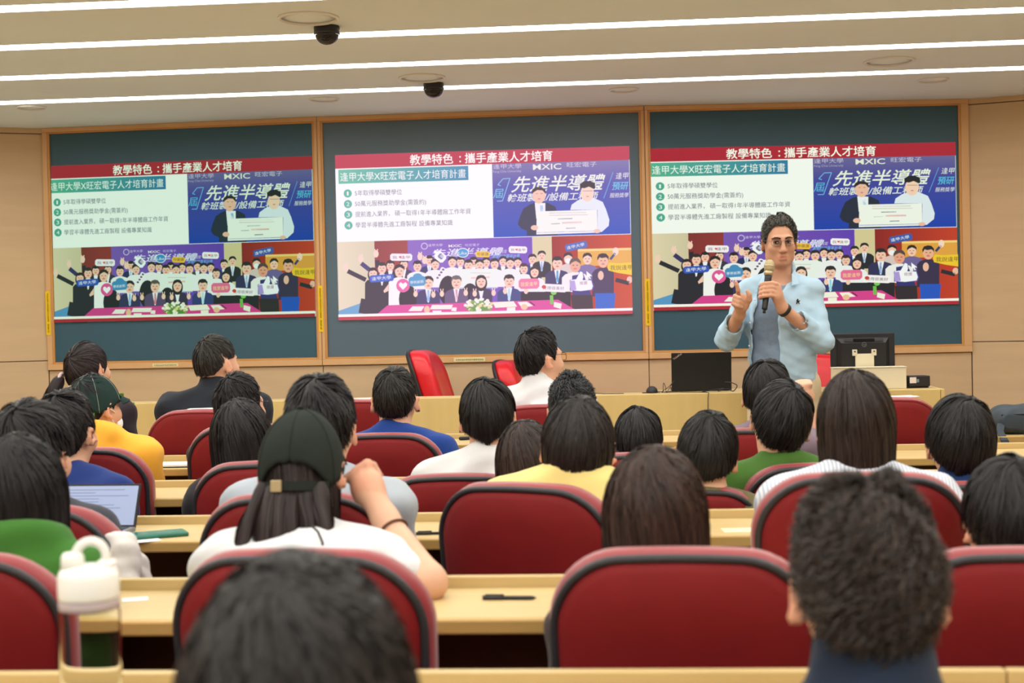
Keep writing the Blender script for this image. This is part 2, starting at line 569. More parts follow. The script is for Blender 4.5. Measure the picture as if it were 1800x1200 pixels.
ARTS = {}
def art(name):
    ARTS[name] = Art()
    return ARTS[name]
W_, INKC = (246, 250, 244), (92, 96, 116)
a = art('slide_background'); a.rect(0, 0, SW, SH, W_)
a = art('title_bar'); a.rect(0, 0, SW, 74, (172, 30, 46))
a = art('title_lettering.1'); a.text('教學特色', 411, 61, 648, (250, 250, 238), bold=0.012)
a = art('title_colon'); a.oval(686, 30, 4.5, 4.5, (250, 250, 238), raw=True, n=10); a.oval(686, 55, 4.5, 4.5, (250, 250, 238), raw=True, n=10, layer=False)
a = art('title_lettering.2'); a.text('攜手產業人才培育', 712, 61, 1187, (250, 250, 238), bold=0.012)
a = art('heading_box')
bx0, by0 = S(*zC(92, 296)); bx1, by1 = S(*zC(1578, 425))
a.rect(bx0, by0, bx1, by1, (86, 178, 142), c2=(44, 120, 160))
a = art('heading_lettering'); a.text('逢甲大學X旺宏電子人才培育計畫', bx0 + 10, by1 - 17, bx1 - 14, (244, 250, 244), h=52)
BUL = [('1', (202, 565), '5年取得學碩雙學位', 283, 822), ('2', (205, 685), '50萬元服務獎助學金(需簽約)', 285, 1098),
       ('3', (209, 805), '提前進入業界，碩一取得1年半導體廠工作年資', 290, 1605), ('4', (213, 927), '學習半導體先進工廠製程 設備專業知識', 293, 1400)]
for nme, c, tx, xa, xb in BUL:
    a = art('bullet_dot.' + nme)
    cx, cy = S(*zC(*c))
    a.oval(cx, cy, 22.5, 22.5, (76, 168, 142), raw=True, n=28)
    wn = 9 if nme == '1' else 17
    a.text(nme, cx - wn / 2, cy + 11, cx + wn / 2, (240, 250, 245), h=31)
    xa_, xb_ = S(*zC(xa, c[1]))[0], S(*zC(xb, c[1]))[0]
    for kk, (piece, f0, f1) in enumerate({'3': [('提前進入業界，', 0, .3), ('碩一取得1年半導體廠工作年資', .343, 1)], '4': [('學習半導體先進工廠製程', 0, .634), ('設備專業知識', .656, 1)]}.get(nme, [(tx, 0, 1)])):
        a = art('bullet_lettering.%s%d' % (nme, kk))
        a.text(piece, xa_ + (xb_ - xa_) * f0, cy + 12, xa_ + (xb_ - xa_) * f1, INKC, h=33)

# award photograph at upper right
a = art('award_photo')
px0, py0 = S(*zD(105, 0)); px0 += 0
px1 = S(*zD(1712, 600))[0]
py0 = 74; py1 = S(*zD(900, 1100))[1]
a.rect(px0, py0, px1, py0 + 120, (104, 98, 150), c2=(66, 66, 152), vert=True)
a.rect(px0, py0 + 120, px1, py1, (66, 66, 152), c2=(20, 62, 170), vert=True, layer=False)
def txt(a, s, z, x0, yb, x1, col, hpx=None, **k):
    q0, q1 = S(*z(x0, yb)), S(*z(x1, yb))
    h = None
    if hpx: h = hpx / (6.6) * 3.1
    a.text(s, q0[0], (q0[1] + q1[1]) / 2, q1[0], col, h=h, **k)
txt(a, '逢甲大學', zD, 125, 308, 455, (196, 190, 214), 62)
txt(a, 'Feng Chia University', zD, 125, 355, 455, (176, 170, 200), 36)
txt(a, 'MXIC', zD, 590, 325, 920, (232, 234, 214), 92, bold=0.012)
txt(a, '旺宏電子', zD, 985, 295, 1330, (206, 200, 216), 62)
txt(a, '先進半導體', zD, 335, 562, 1435, (232, 238, 220), 195, shear=0.3, bold=0.012)
txt(a, '輪班製程/設備工程師', zD, 290, 683, 1355, (230, 236, 226), 98, shear=0.25, bold=0.01)
txt(a, '屆', zD, 125, 645, 250, (90, 190, 226), 120, shear=0.2)
for p, q in [((180, 500), (240, 430)), ((240, 430), (322, 425)), ((322, 425), (235, 690)), ((235, 690), (170, 690)), ((180, 500), (215, 510))]:
    a.line(zD(*p), zD(*q), 4, (110, 190, 232), layer=False)
a.line(zD(1520, 365), zD(1412, 668), 3.5, (90, 160, 220))
txt(a, '逢甲', zD, 1548, 438, 1700, (230, 236, 226), 80, shear=0.2)
txt(a, '預研', zD, 1508, 562, 1700, (84, 192, 226), 100, shear=0.2, bold=0.008)
txt(a, '服務獎學', zD, 1480, 655, 1700, (226, 230, 226), 58, shear=0.2)
D_ = lambda *p: [zD(*q) for q in p]
SK, HR = (236, 186, 160), (40, 32, 34)
a.poly(D_((415, 960), (440, 870), (480, 780), (560, 730), (640, 705), (760, 715), (850, 760), (880, 850), (880, 1098), (520, 1098), (520, 1040), (450, 1010)), (34, 40, 58))
a.poly(D_((612, 712), (735, 718), (735, 820), (630, 900)), (236, 240, 242))
a.poly(D_((672, 745), (705, 745), (715, 830), (680, 830)), (120, 180, 220), layer=False)
a.oval(*zD(660, 625), 11.2, 14.8, SK)
a.poly(D_((580, 610), (582, 560), (620, 530), (690, 528), (735, 560), (742, 615), (720, 590), (700, 568), (640, 565), (600, 590)), HR)
a.oval(*zD(662, 668), 2.6, 0.9, (190, 110, 100)); a.line(zD(625, 608), zD(648, 606), 2, HR, layer=False); a.line(zD(680, 606), zD(702, 608), 2, HR, layer=False)
a.poly(D_((1025, 800), (1040, 740), (1110, 690), (1180, 665), (1290, 660), (1400, 710), (1440, 800), (1478, 920), (1470, 990), (1390, 1060), (1340, 1060), (1340, 800)), (222, 232, 238))
a.oval(*zD(1222, 605), 11.6, 15, (244, 206, 180))
a.poly(D_((1138, 555), (1135, 500), (1180, 468), (1250, 464), (1310, 490), (1316, 545), (1300, 560), (1270, 545), (1240, 530), (1190, 548), (1160, 545)), (32, 28, 30))
a.line(zD(1170, 580), zD(1285, 580), 2, (70, 60, 60)); a.oval(*zD(1225, 645), 2.6, 0.9, (200, 120, 110), layer=False)
a.poly(D_((635, 815), (1335, 800), (1340, 1068), (632, 1085)), (240, 244, 234))
for yy, x0, x1, cc in [(835, 780, 1210, (205, 200, 190)), (862, 780, 1230, (205, 200, 190)), (905, 880, 1050, (90, 96, 116)), (962, 800, 905, (110, 120, 130)), (1015, 975, 1085, (70, 70, 100))]:
    a.line(zD(x0, yy), zD(x1, yy - 4), 5, cc, layer=False)
a.line(zD(930, 950), zD(1160, 945), 9, (226, 168, 160), layer=False)
a.line(zD(640, 1062), zD(1340, 1048), 4, (120, 130, 190), layer=False)
a.oval(*zD(610, 1005), 6.5, 4.5, SK); a.oval(*zD(1335, 1050), 6, 3.6, SK, layer=False)

# group photograph along the bottom
a = art('group_photo')
gy0 = S(*zA(500, 15))[1]; gy1 = 872
def X(px): return S(px, 490)[0]
a.rect(0, gy0, SW, gy1, (170, 120, 100))
a.rect(0, gy0, X(661), gy1, (226, 212, 176), c2=(206, 196, 160), layer=True)
a.rect(X(661), gy0, X(722), gy1, (128, 44, 40), c2=(146, 52, 44), layer=False)
a.rect(X(939), gy0, X(973), gy1, (214, 200, 150), layer=False)
a.rect(X(973), gy0, SW, gy1, (140, 30, 24), c2=(196, 60, 30), layer=False)
a.rect(X(720), gy0, X(939), gy1, (120, 86, 178), c2=(98, 60, 176), layer=True)
a.rect(X(1018), S(1060, 439)[1], SW, S(1060, 468)[1], (226, 160, 62), layer=False)
a.rect(X(1018), S(1060, 438)[1], SW, S(1060, 442)[1], (244, 208, 120), layer=True)
a.poly([(596, 545), (640, 530), (672, 526), (672, 556), (596, 558)], (88, 150, 196))
txt(a, '逢甲大學', zA, 1165, 80, 1335, (214, 204, 236), 34)
a.oval(*zA(1120, 78), 6, 6, (206, 196, 232)); a.oval(*zA(1120, 78), 4.6, 4.6, (116, 84, 176))
txt(a, 'MXIC', zA, 1405, 92, 1560, (232, 230, 226), 44, bold=0.01)
txt(a, '旺宏電子', zA, 1600, 80, 1770, (206, 196, 232), 32)
txt(a, '先進半導體', zA, 1200, 190, 2050, (222, 226, 244), 100, shear=0.3, bold=0.008)
txt(a, '逢甲 X 旺宏', zB, 150, 158, 345, (222, 220, 240), 42, shear=0.2)
txt(a, '產學研發菁英計畫', zB, 175, 215, 490, (96, 190, 232), 50, shear=0.2)
def man(c, r, body, kind='shirt', hair=HR, skin=(240, 196, 170), tie=None, w=1.0, hgt=5.0, long=False, mask=False):
    x, y = c
    bw = r * 2.1 * w
    a.poly([(x - bw, y + r * hgt), (x - bw, y + r * 2.1), (x - bw * .75, y + r * 1.55), (x - r * .45, y + r * 1.2), (x + r * .45, y + r * 1.2), (x + bw * .75, y + r * 1.55), (x + bw, y + r * 2.1), (x + bw, y + r * hgt)], body)
    if kind == 'suit':
        a.poly([(x - r * .55, y + r * 1.2), (x + r * .55, y + r * 1.2), (x + r * .1, y + r * 3.6), (x - r * .1, y + r * 3.6)], (240, 240, 244))
        if tie: a.poly([(x - r * .16, y + r * 1.35), (x + r * .16, y + r * 1.35), (x + r * .26, y + r * 3.4), (x - r * .26, y + r * 3.4)], tie, layer=False)
    if long: a.oval(x, y + r * .35, r * 1.12, r * 1.5, hair)
    a.oval(x, y + r * .1, r * .86, r * 1.15, skin)
    hv = int(x * 7) % 3
    a.poly([(x - r * .92, y + r * .05), (x - r * .96, y - r * .5), (x - r * .7, y - r * 1.02), (x - r * .1, y - r * 1.2), (x + r * .5, y - r * 1.12), (x + r * .92, y - r * .62), (x + r * .9, y + r * .05),
            (x + r * .76, y - r * .3), (x + r * (.5 - .2 * hv), y - r * (.5 + .08 * hv)), (x - r * .2, y - r * (.38 + .1 * hv)), (x - r * .6, y - r * (.52 - .08 * hv)), (x - r * .76, y - r * .2)], hair)
    if mask: a.oval(x, y + r * .55, r * .62, r * .55, (236, 242, 246))
    else:
        a.line((x - r * .46, y + .05 * r), (x - r * .18, y + .05 * r), r * .36, (70, 48, 46))
        a.line((x + r * .18, y + .05 * r), (x + r * .46, y + .05 * r), r * .36, (70, 48, 46), layer=False)
        a.oval(x, y + r * .62, r * .3, r * .13, (214, 100, 96), n=8, layer=False)
        a.oval(x, y + r * .34, r * .1, r * .14, (222, 160, 136), n=8, layer=False)
WS, DK, NV = (236, 238, 236), (40, 36, 44), (38, 42, 86)
R_ = 7.6
# back rows first, then those in front
for c, b, k, t in [(zA(720, 300), DK, 'suit', None), (zA(880, 285), (54, 48, 66), 'suit', None), (zA(1180, 245), NV, 'suit', (120, 170, 220)), (zA(1545, 262), (60, 50, 60), 'suit', None),
                   (zA(1700, 265), DK, 'suit', None), (zB(110, 262), DK, 'suit', None), (zB(300, 250), (52, 66, 52), 'suit', None), (zB(465, 265), (60, 46, 56), 'suit', None),
                   (zB(630, 228), (40, 50, 110), 'suit', None), (zB(735, 192), (36, 34, 40), 'suit', (110, 150, 210))]:
    man(c, R_, b, k, tie=t)
man(zB(1030, 222), 8.4, (216, 196, 190), mask=True)
man(zB(1245, 228), 8.6, (110, 96, 150), skin=(244, 200, 172))
# raised arms at far left
for p, q, cc in [((430, 470), (215, 365), DK), ((470, 350), (375, 275), (52, 46, 96)), ((575, 330), (562, 240), DK)]:
    a.line(zA(*p), zA(*q), 24, cc)
for p in [(190, 325), (370, 220), (550, 165), (1070, 200), (1125, 245)]:
    a.oval(*zA(*p), 4.6, 6.5, (244, 206, 184)); a.line(zA(p[0] - 8, p[1]), zA(p[0] - 14, p[1] - 55), 6, (244, 206, 184), layer=False); a.line(zA(p[0] + 8, p[1]), zA(p[0] + 18, p[1] - 55), 6, (244, 206, 184), layer=False)
man(zA(622, 330), 8.6, DK, 'suit', hair=(46, 36, 38), hgt=10)
man(zA(515, 390), 8.4, DK, 'shirt', long=True, w=.8, hgt=10)
for p, q in [((450, 700), (420, 870)), ((620, 620), (690, 800)), ((640, 660), (570, 700))]:
    a.line(zA(*p), zA(*q), 70, DK)
for c in [zA(1040, 310), zA(1250, 290), zA(1450, 262), zA(1640, 300), zA(1770, 300), zB(205, 278), zB(380, 272)]:
    man(c, R_ + .6, WS, w=1.05)
man(zB(535, 335), 8, WS, hair=(60, 36, 34)); man(zB(655, 372), 8.2, WS, long=True, hair=(52, 34, 34))
a.poly([zA(1520, 350), zB(235, 335), zB(240, 555), zA(1530, 580)], (232, 240, 232))
a.line(zA(1660, 395), zB(160, 385), 4, (206, 206, 196)); a.line(zB(-60, 440), zB(150, 430), 9, (236, 186, 178), layer=False); a.line(zA(1540, 572), zB(235, 550), 3, (110, 150, 210), layer=False)
man(zA(830, 365), 9.6, (244, 244, 240), w=.95, hgt=7.2)
man(zB(910, 275), 10, (48, 44, 84), 'suit', tie=(40, 130, 190), hgt=6)
man(zB(1110, 300), 10.5, (238, 236, 232), w=1.05, hgt=4.5, hair=(84, 66, 62), skin=(230, 160, 130))
a.poly([zB(1075, 420), zB(1200, 400), zB(1290, 640), zB(1080, 650)], (50, 48, 110))
a.poly([zB(1060, 640), zB(1300, 640), zB(1310, 810), zB(1080, 810)], (48, 36, 40))
a.line(zB(1560, 470), zB(1710, 510), 22, DK); a.oval(*zB(1715, 470), 5, 6, SK, layer=False)
man(zB(1420, 250), 10.5, (56, 44, 72), w=.85, hgt=6, skin=(236, 176, 142))
a.poly([zB(1330, 620), zB(1560, 620), zB(1545, 795), zB(1340, 795)], (36, 84, 190))
a.oval(*zB(1395, 420), 5, 8, SK); a.line(zB(1500, 240), zB(1555, 170), 13, (48, 60, 110)); a.oval(*zB(1560, 150), 5, 7, (246, 214, 190), layer=False)
a.poly([zA(640, 600), zA(700, 520), zA(700, 600), zA(650, 625)], (240, 196, 172))
# table, flowers, papers and the seated row
for p in [(930, 700), (1400, 600), (1660, 690)]:
    a.oval(*zA(*p), 16, 26, (36, 30, 36))
a.poly([zB(480, 600), zB(1060, 600), zB(1060, 800), zB(480, 760)], (36, 30, 36))
man(zA(1170, 505), 9.8, (52, 48, 86), 'suit', tie=(110, 170, 226), hgt=5.2)
man(zA(1500, 500), 9.8, (86, 70, 104), 'suit', tie=(206, 52, 96), hgt=5.2, hair=(90, 80, 80))
man(zA(1790, 495), 9.4, (56, 44, 70), 'suit', long=True, hgt=5.4)
man(zB(370, 475), 9.8, (48, 58, 112), 'suit', tie=(120, 206, 226), hgt=5.4)
for p in [zA(1020, 640), zA(1230, 650), zA(1330, 640), zA(1610, 630), zA(1715, 640), zB(325, 590), zB(195, 610), zB(560, 590)]:
    a.oval(*p, 3.8, 5.2, (246, 204, 180)); a.line((p[0] - 1, p[1] - 2), (p[0] - 2.6, p[1] - 9), 5, (246, 204, 180), layer=False); a.line((p[0] + 1, p[1] - 2), (p[0] + 2.2, p[1] - 9), 5, (246, 204, 180), layer=False)
a.poly([zA(560, 880), zA(690, 770), zB(920, 690), zB(1110, 805), zB(1110, 850), zA(560, 905)], (214, 62, 140))
for q in [[(935, 840), (985, 785), (1125, 785), (1090, 840)], [(1190, 820), (1215, 770), (1460, 768), (1440, 820)], [(1440, 840), (1450, 800), (1505, 800), (1500, 845)], [(1222, 868), (1222, 835), (1325, 835), (1325, 868)]]:
    a.poly([zA(*p) for p in q], (244, 238, 226))
for q in [[(185, 715), (420, 705), (460, 765), (215, 778)], [(465, 715), (570, 710), (640, 760), (510, 775)], [(345, 775), (440, 770), (440, 810), (345, 812)], [(875, 715), (960, 735), (950, 795), (870, 770)]]:
    a.poly([zB(*p) for p in q], (244, 240, 222))
a.line(zB(600, 710), zB(660, 755), 5, (40, 30, 40))
a.line(zB(850, 740), zB(845, 640), 18, (110, 190, 70)); a.oval(*zB(870, 610), 5, 4, (120, 200, 80), layer=False)
a.oval(*zA(1155, 825), 5, 7, (240, 190, 150)); a.oval(*zB(540, 770), 6, 5, (240, 190, 150), layer=False)
a.oval(*zB(30, 760), 25, 10, (90, 140, 60))
fr = random.Random(3)
for k in range(46):
    an, rr = fr.uniform(0, 6.28), math.sqrt(fr.random())
    a.oval(845 + 24 * rr * math.cos(an), 536.5 + 11 * rr * math.sin(an), 3.2, 2.6, fr.choice([(248, 246, 230), (240, 234, 210), (246, 240, 236), (226, 214, 150), (120, 160, 70)]), n=8)
# signs held up
def sign(cx, cy, wd, ht, col, rot=0, s=None, tc=(240, 244, 250), ov=False, tz=None):
    c, sn = math.cos(math.radians(rot)), math.sin(math.radians(rot))
    if ov: a.oval(cx, cy, wd / 2, ht / 2, col, rot=rot, n=24)
    else:
        p = []
        k = min(wd, ht) * 0.22
        for sx, sy, ax, ay in [(-1, -1, 0, k), (-1, -1, k, 0), (1, -1, -k, 0), (1, -1, 0, k), (1, 1, 0, -k), (1, 1, -k, 0), (-1, 1, k, 0), (-1, 1, 0, -k)]:
            x, y = sx * wd / 2 + ax, sy * ht / 2 + ay
            p.append((cx + x * c - y * sn, cy + x * sn + y * c))
        a.poly(p, col)
    if s:
        q0 = S(cx - wd * .4 * c - ht * .22 * -sn, cy - wd * .4 * sn + ht * .22)
        q1 = S(cx + wd * .4, cy)
        a.text(s, q0[0], q0[1], q0[0] + wd * .8 * 3.1, tc, h=(tz or ht * .62) * 3.1, rot=math.radians(rot))
def heart(cx, cy, r, col):
    a.poly([(cx, cy + r), (cx - r * .9, cy + r * .1), (cx - r, cy - r * .4), (cx - r * .55, cy - r * .8), (cx, cy - r * .4), (cx + r * .55, cy - r * .8), (cx + r, cy - r * .4), (cx + r * .9, cy + r * .1)], col)
sign(*zA(620, 452), 43, 12.5, (48, 84, 186), -4, '逢甲大學', tz=7)
sign(*zA(850, 207), 39, 12.5, (244, 238, 240), 1, '我  逢甲', (120, 90, 110), tz=6); heart(*zA(838, 205), 2.4, (226, 60, 70))
sign(*zA(873, 540), 24, 24, (226, 86, 150), ov=True); heart(*zA(873, 540), 7.4, (250, 246, 248))
sign(*zA(1040, 490), 30, 17, (66, 140, 190), -4, '學術創新', tz=6); sign(*zA(1045, 440), 17, 13, (66, 140, 190), ov=True)
sign(*zA(1310, 205), 20, 16, (244, 246, 250), 40); sign(*zA(1318, 200), 10, 9, (120, 116, 150), 40, '讚', (244, 246, 250), tz=7); a.line(zA(1275, 165), zA(1240, 135), 14, (244, 246, 250))
sign(*zA(1300, 440), 9.5, 36, (246, 240, 240), 27); 
for k in range(4): a.oval(*zA(1345 - k * 22, 355 + k * 32), 2.4, 2, (96, 90, 130), n=8)
sign(*zA(1575, 160), 21, 17, (240, 246, 250), ov=True); sign(*zA(1575, 160), 18.5, 14.5, (56, 140, 200), 0, 'Like', ov=True, tz=7.5)
sign(*zB(72, 172), 25, 10.5, (240, 190, 50), 2, '你最讚', (90, 60, 50), tz=6.5)
sign(*zB(468, 124), 32, 12, (246, 240, 240), 2, '我  逢甲', (110, 90, 110), tz=5.5); heart(*zB(452, 122), 2.2, (226, 60, 70))
sign(*zB(593, 508), 36, 18, (232, 108, 150), -1, '我愛逢甲', (246, 220, 150), tz=8)
sign(*zB(866, 558), 47, 13.5, (246, 240, 240), 3, '  覺得很美好', (104, 88, 116), tz=6.5); a.oval(*zB(760, 545), 3.8, 3.2, (206, 60, 50))
sign(*zB(1120, 88), 39, 12.5, (60, 88, 170), -11, '逢甲大學', tz=6.5)
def thumb(p, k, col):
    a.poly([zB(p[0] + x * k, p[1] + y * k) for x, y in [(-75, -30), (-10, -40), (25, -110), (35, -130), (62, -120), (70, -60), (60, -30), (160, -25), (178, 40), (165, 80), (40, 95), (-75, 85)]], col)
thumb((1130, 500), 1.06, (92, 82, 160)); thumb((1132, 500), .98, (246, 246, 250))
a.poly([zB(1045, 480), zB(1105, 475), zB(1125, 580), zB(1062, 592)], (172, 150, 216))
txt(a, '按讚', zB, 1160, 520, 1245, (150, 60, 90), 44)
a.poly([zB(1465, 320), zB(1490, 275), zB(1580, 285), zB(1745, 275), zB(1750, 420), zB(1600, 395), zB(1480, 365)], (240, 198, 40))
txt(a, '我說逢甲', zB, 1500, 355, 1745, (90, 66, 30), 62)
a.poly([zB(1235, 370), zB(1300, 425), zB(1270, 428), zB(1285, 455), zB(1272, 460), zB(1258, 433), zB(1242, 450)], (250, 250, 250))
a = art('footer_bar')
a.rect(0, 868, SW, 884, (250, 246, 236)); a.rect(0, 882, SW, SH, (178, 34, 46))

def slide_mat(name, tint, lift, lf, gam=1.0):
    m = bpy.data.materials.new(name)
    m.use_nodes = True
    nt = m.node_tree
    nt.nodes.clear()
    at = nt.nodes.new('ShaderNodeAttribute'); at.attribute_name = 'Col'
    mu = nt.nodes.new('ShaderNodeVectorMath'); mu.operation = 'MULTIPLY'
    mu.inputs[1].default_value = tint
    mx = nt.nodes.new('ShaderNodeMix'); mx.data_type = 'RGBA'
    mx.inputs['Factor'].default_value = lf
    mx.inputs['B'].default_value = (*lift, 1)
    em = nt.nodes.new('ShaderNodeEmission')
    out = nt.nodes.new('ShaderNodeOutputMaterial')
    gm = nt.nodes.new('ShaderNodeGamma'); gm.inputs['Gamma'].default_value = gam
    nt.links.new(at.outputs['Color'], gm.inputs['Color'])
    nt.links.new(gm.outputs[0], mu.inputs[0])
    nt.links.new(mu.outputs[0], mx.inputs['A'])
    nt.links.new(mx.outputs['Result'], em.inputs['Color'])
    nt.links.new(em.outputs[0], out.inputs[0])
    return m
def build_slide(i, x0, x1, z0, z1, crop, m, label):
    M, L = wallseg(i)
    t = thing('projected_slide', label, 'projection', group='projected slides')
    sx = (x1 - x0) / (SW * (1 - crop)); sz = (z1 - z0) / SH
    for nme, A in ARTS.items():
        V = np.array(A.V, float)
        bm = bmesh.new()
        lay = bm.verts.layers.float_color.new('Col')
        bv = []
        for p, c in zip(A.V, A.C):
            v = bm.verts.new((x0 + (p[0] - crop * SW) * sx, -0.003 - p[2] * 0.00004, z1 - p[1] * sz))
            v[lay] = (*c, 1)
            bv.append(v)
        for f in A.F:
            try: bm.faces.new([bv[k] for k in f])
            except ValueError: pass
        for co, no in (((x0, 0, 0), (-1, 0, 0)), ((x1, 0, 0), (1, 0, 0))):
            bmesh.ops.bisect_plane(bm, geom=bm.verts[:] + bm.edges[:] + bm.faces[:], plane_co=co, plane_no=no, clear_outer=True)
        big = [f for f in bm.faces if len(f.verts) > 4]
        bmesh.ops.triangulate(bm, faces=big)
        bmesh.ops.transform(bm, matrix=M, verts=bm.verts[:])
        bmobj(nme.split('.')[0], bm, m, t)
    return t
segx = lambda i, X_: (X_ - WP[i][0]) / ((WP[i+1][0] - WP[i][0]) / wallseg(i)[1])
build_slide(1, segx(1, -3.609), segx(1, -1.888), 1.305, 2.308, 0.02, slide_mat('projection_green', (0.72, 0.87, 0.76), (0.3, 0.6, 0.45), 0.035), 'slide projected on the left board, slightly green and dimmer')
build_slide(2, segx(2, -1.742), segx(2, 0.088), 1.278, 2.308, 0.0, slide_mat('projection_pale', (1.12, 1.04, 1.12), (0.95, 0.74, 0.9), 0.09, 0.78), 'slide projected on the middle board, pale and pinkish')
build_slide(3, segx(3, 0.2165), segx(3, 2.085), 1.295, 2.288, 0.012, slide_mat('projection_bright', (0.96, 0.99, 0.93), (0.5, 0.6, 0.6), 0.03), 'slide projected on the right board, partly hidden by the man with the microphone')

# ------------------------------------------------------------------ ceiling fittings
def plate(x, y, r, label, m=M_CEIL):
    t = thing('ceiling_plate', label, 'ceiling fitting', (x, y, CEIL_Z), group='round ceiling plates')
    lathe('rim', [(r, 0.0), (r, -0.006), (r * .96, -0.010), (r * .9, -0.009), (r * .9, 0.0)], M_WHITEPL, t, 48)
    lathe('grille', [(r * .9, -0.001), (r * .5, -0.003), (0.0, -0.003)], m, t, 48)
plate(-1.274, 5.926, 0.128, 'large round ceiling plate beside the nearer black dome camera')
plate(-1.008, 7.486, 0.125, 'round ceiling plate beside the farther black dome camera')
plate(1.419, 7.479, 0.13, 'round ceiling plate at right above the right board')
for x, y, l in [(-1.659, 8.094, 'small faint round fitting in the ceiling above the left and middle boards'), (-3.362, 8.023, 'small faint round fitting in the ceiling at far left'),
                (0.059, 8.112, 'small faint round fitting in the ceiling above the post right of the middle board'), (1.783, 8.14, 'small faint round fitting in the ceiling at far right')]:
    plate(x, y, 0.085, l)
def dome(x, y, label):
    t = thing('dome_camera', label, 'camera', (x, y, CEIL_Z), group='dome cameras')
    lathe('housing', [(0.054, 0), (0.056, -0.004), (0.056, -0.03), (0.052, -0.034)], M_BLACK, t, 40)
    md = mat('dome_glass', srgb(14, 14, 16), 0.08, 0.6)
    lathe('dome', [(0.0515, -0.034)] + [(0.0515 * math.cos(q), -0.034 - 0.046 * math.sin(q)) for q in np.linspace(0.05, 1.5708, 12)], md, t, 40)
    lathe('trim_ring', [(0.0565, -0.028), (0.0575, -0.031), (0.0565, -0.034)], M_METAL, t, 40)
dome(-1.235, 6.115, 'black dome camera nearer the audience')
dome(-0.973, 7.68, 'black dome camera nearer the boards')

# ------------------------------------------------------------------ desks
DESKY = {'Z': 2.11, 'A': 2.89, 'B': 3.84, 'C': 4.72, 'D': 5.63, 'E': 6.48}
DLAB = {'Z': 'pale wooden desk row closest to the viewer, carrying the clear bottle', 'A': 'pale wooden desk row with a black pen, second from the viewer',
        'B': 'pale wooden desk row carrying the laptop and the teal phone', 'C': 'pale wooden desk row just beyond the lit laptop, before the yellow hoodie',
        'D': 'pale wooden desk row directly behind the front row chairs', 'E': 'frontmost pale wooden audience desk row, carrying the backpack'}
DX0, DX1 = -3.5, 2.6
for k, y in DESKY.items():
    t = thing('lecture_desk', DLAB[k], 'desk', (0, y, 0), group='rows of lecture desks')
    xs = [DX0, DX1] if k != 'Z' else [DX0, 0.548, DX1]
    for a_, b_ in zip(xs[:-1], xs[1:]):
        boxobj('tabletop', a_ + .0008, b_ - .0008, -0.306, -0.021, 0.702, 0.722, M_DESK, t, 0.003)
        boxobj('edge_band', a_ + .0008, b_ - .0008, -0.326, -0.306, 0.694, 0.7215, M_DESKEDGE, t, 0.004)
        boxobj('back_ledge', a_ + .0008, b_ - .0008, -0.021, 0.0, 0.66, 0.745, M_DESK, t, 0.003)
        boxobj('modesty_panel', a_ + .0008, b_ - .0008, -0.018, -0.002, 0.12, 0.66, M_MODESTY, t)
    for x in (DX0, -2.2, 0.75, DX1):
        xx = min(max(x, DX0 + 0.02), DX1 - 0.02)
        boxobj('leg', xx - 0.02, xx + 0.02, -0.27, -0.02, 0.0, 0.70, M_MODESTY, t, 0.003)

# lecturer's long counter
t = thing('lecturer_counter', 'long pale wooden lecturer counter below the boards', 'counter', (0, 7.25, 0))
for a_, b_ in [(-2.7, 1.60)]:
    boxobj('front_panel', a_ + .001, b_ - .001, 0, 0.02, 0.0, 0.866, M_PODIUM, t, 0.002)
    boxobj('worktop', a_ + .001, b_ - .001, 0.021, 0.42, 0.79, 0.812, M_DESK, t, 0.002)
boxobj('end_panel', 1.601, 1.621, 0, 0.42, 0, 0.866, M_PODIUM, t, 0.002)
boxobj('end_panel', -2.721, -2.701, 0, 0.42, 0, 0.866, M_PODIUM, t, 0.002)
boxobj('shelf', 0.2, 1.6, 0.021, 0.42, 0.845, 0.866, M_DESK, t, 0.002)
boxobj('shelf', -2.7, 0.2, 0.021, 0.2, 0.845, 0.866, M_DESK, t, 0.002)

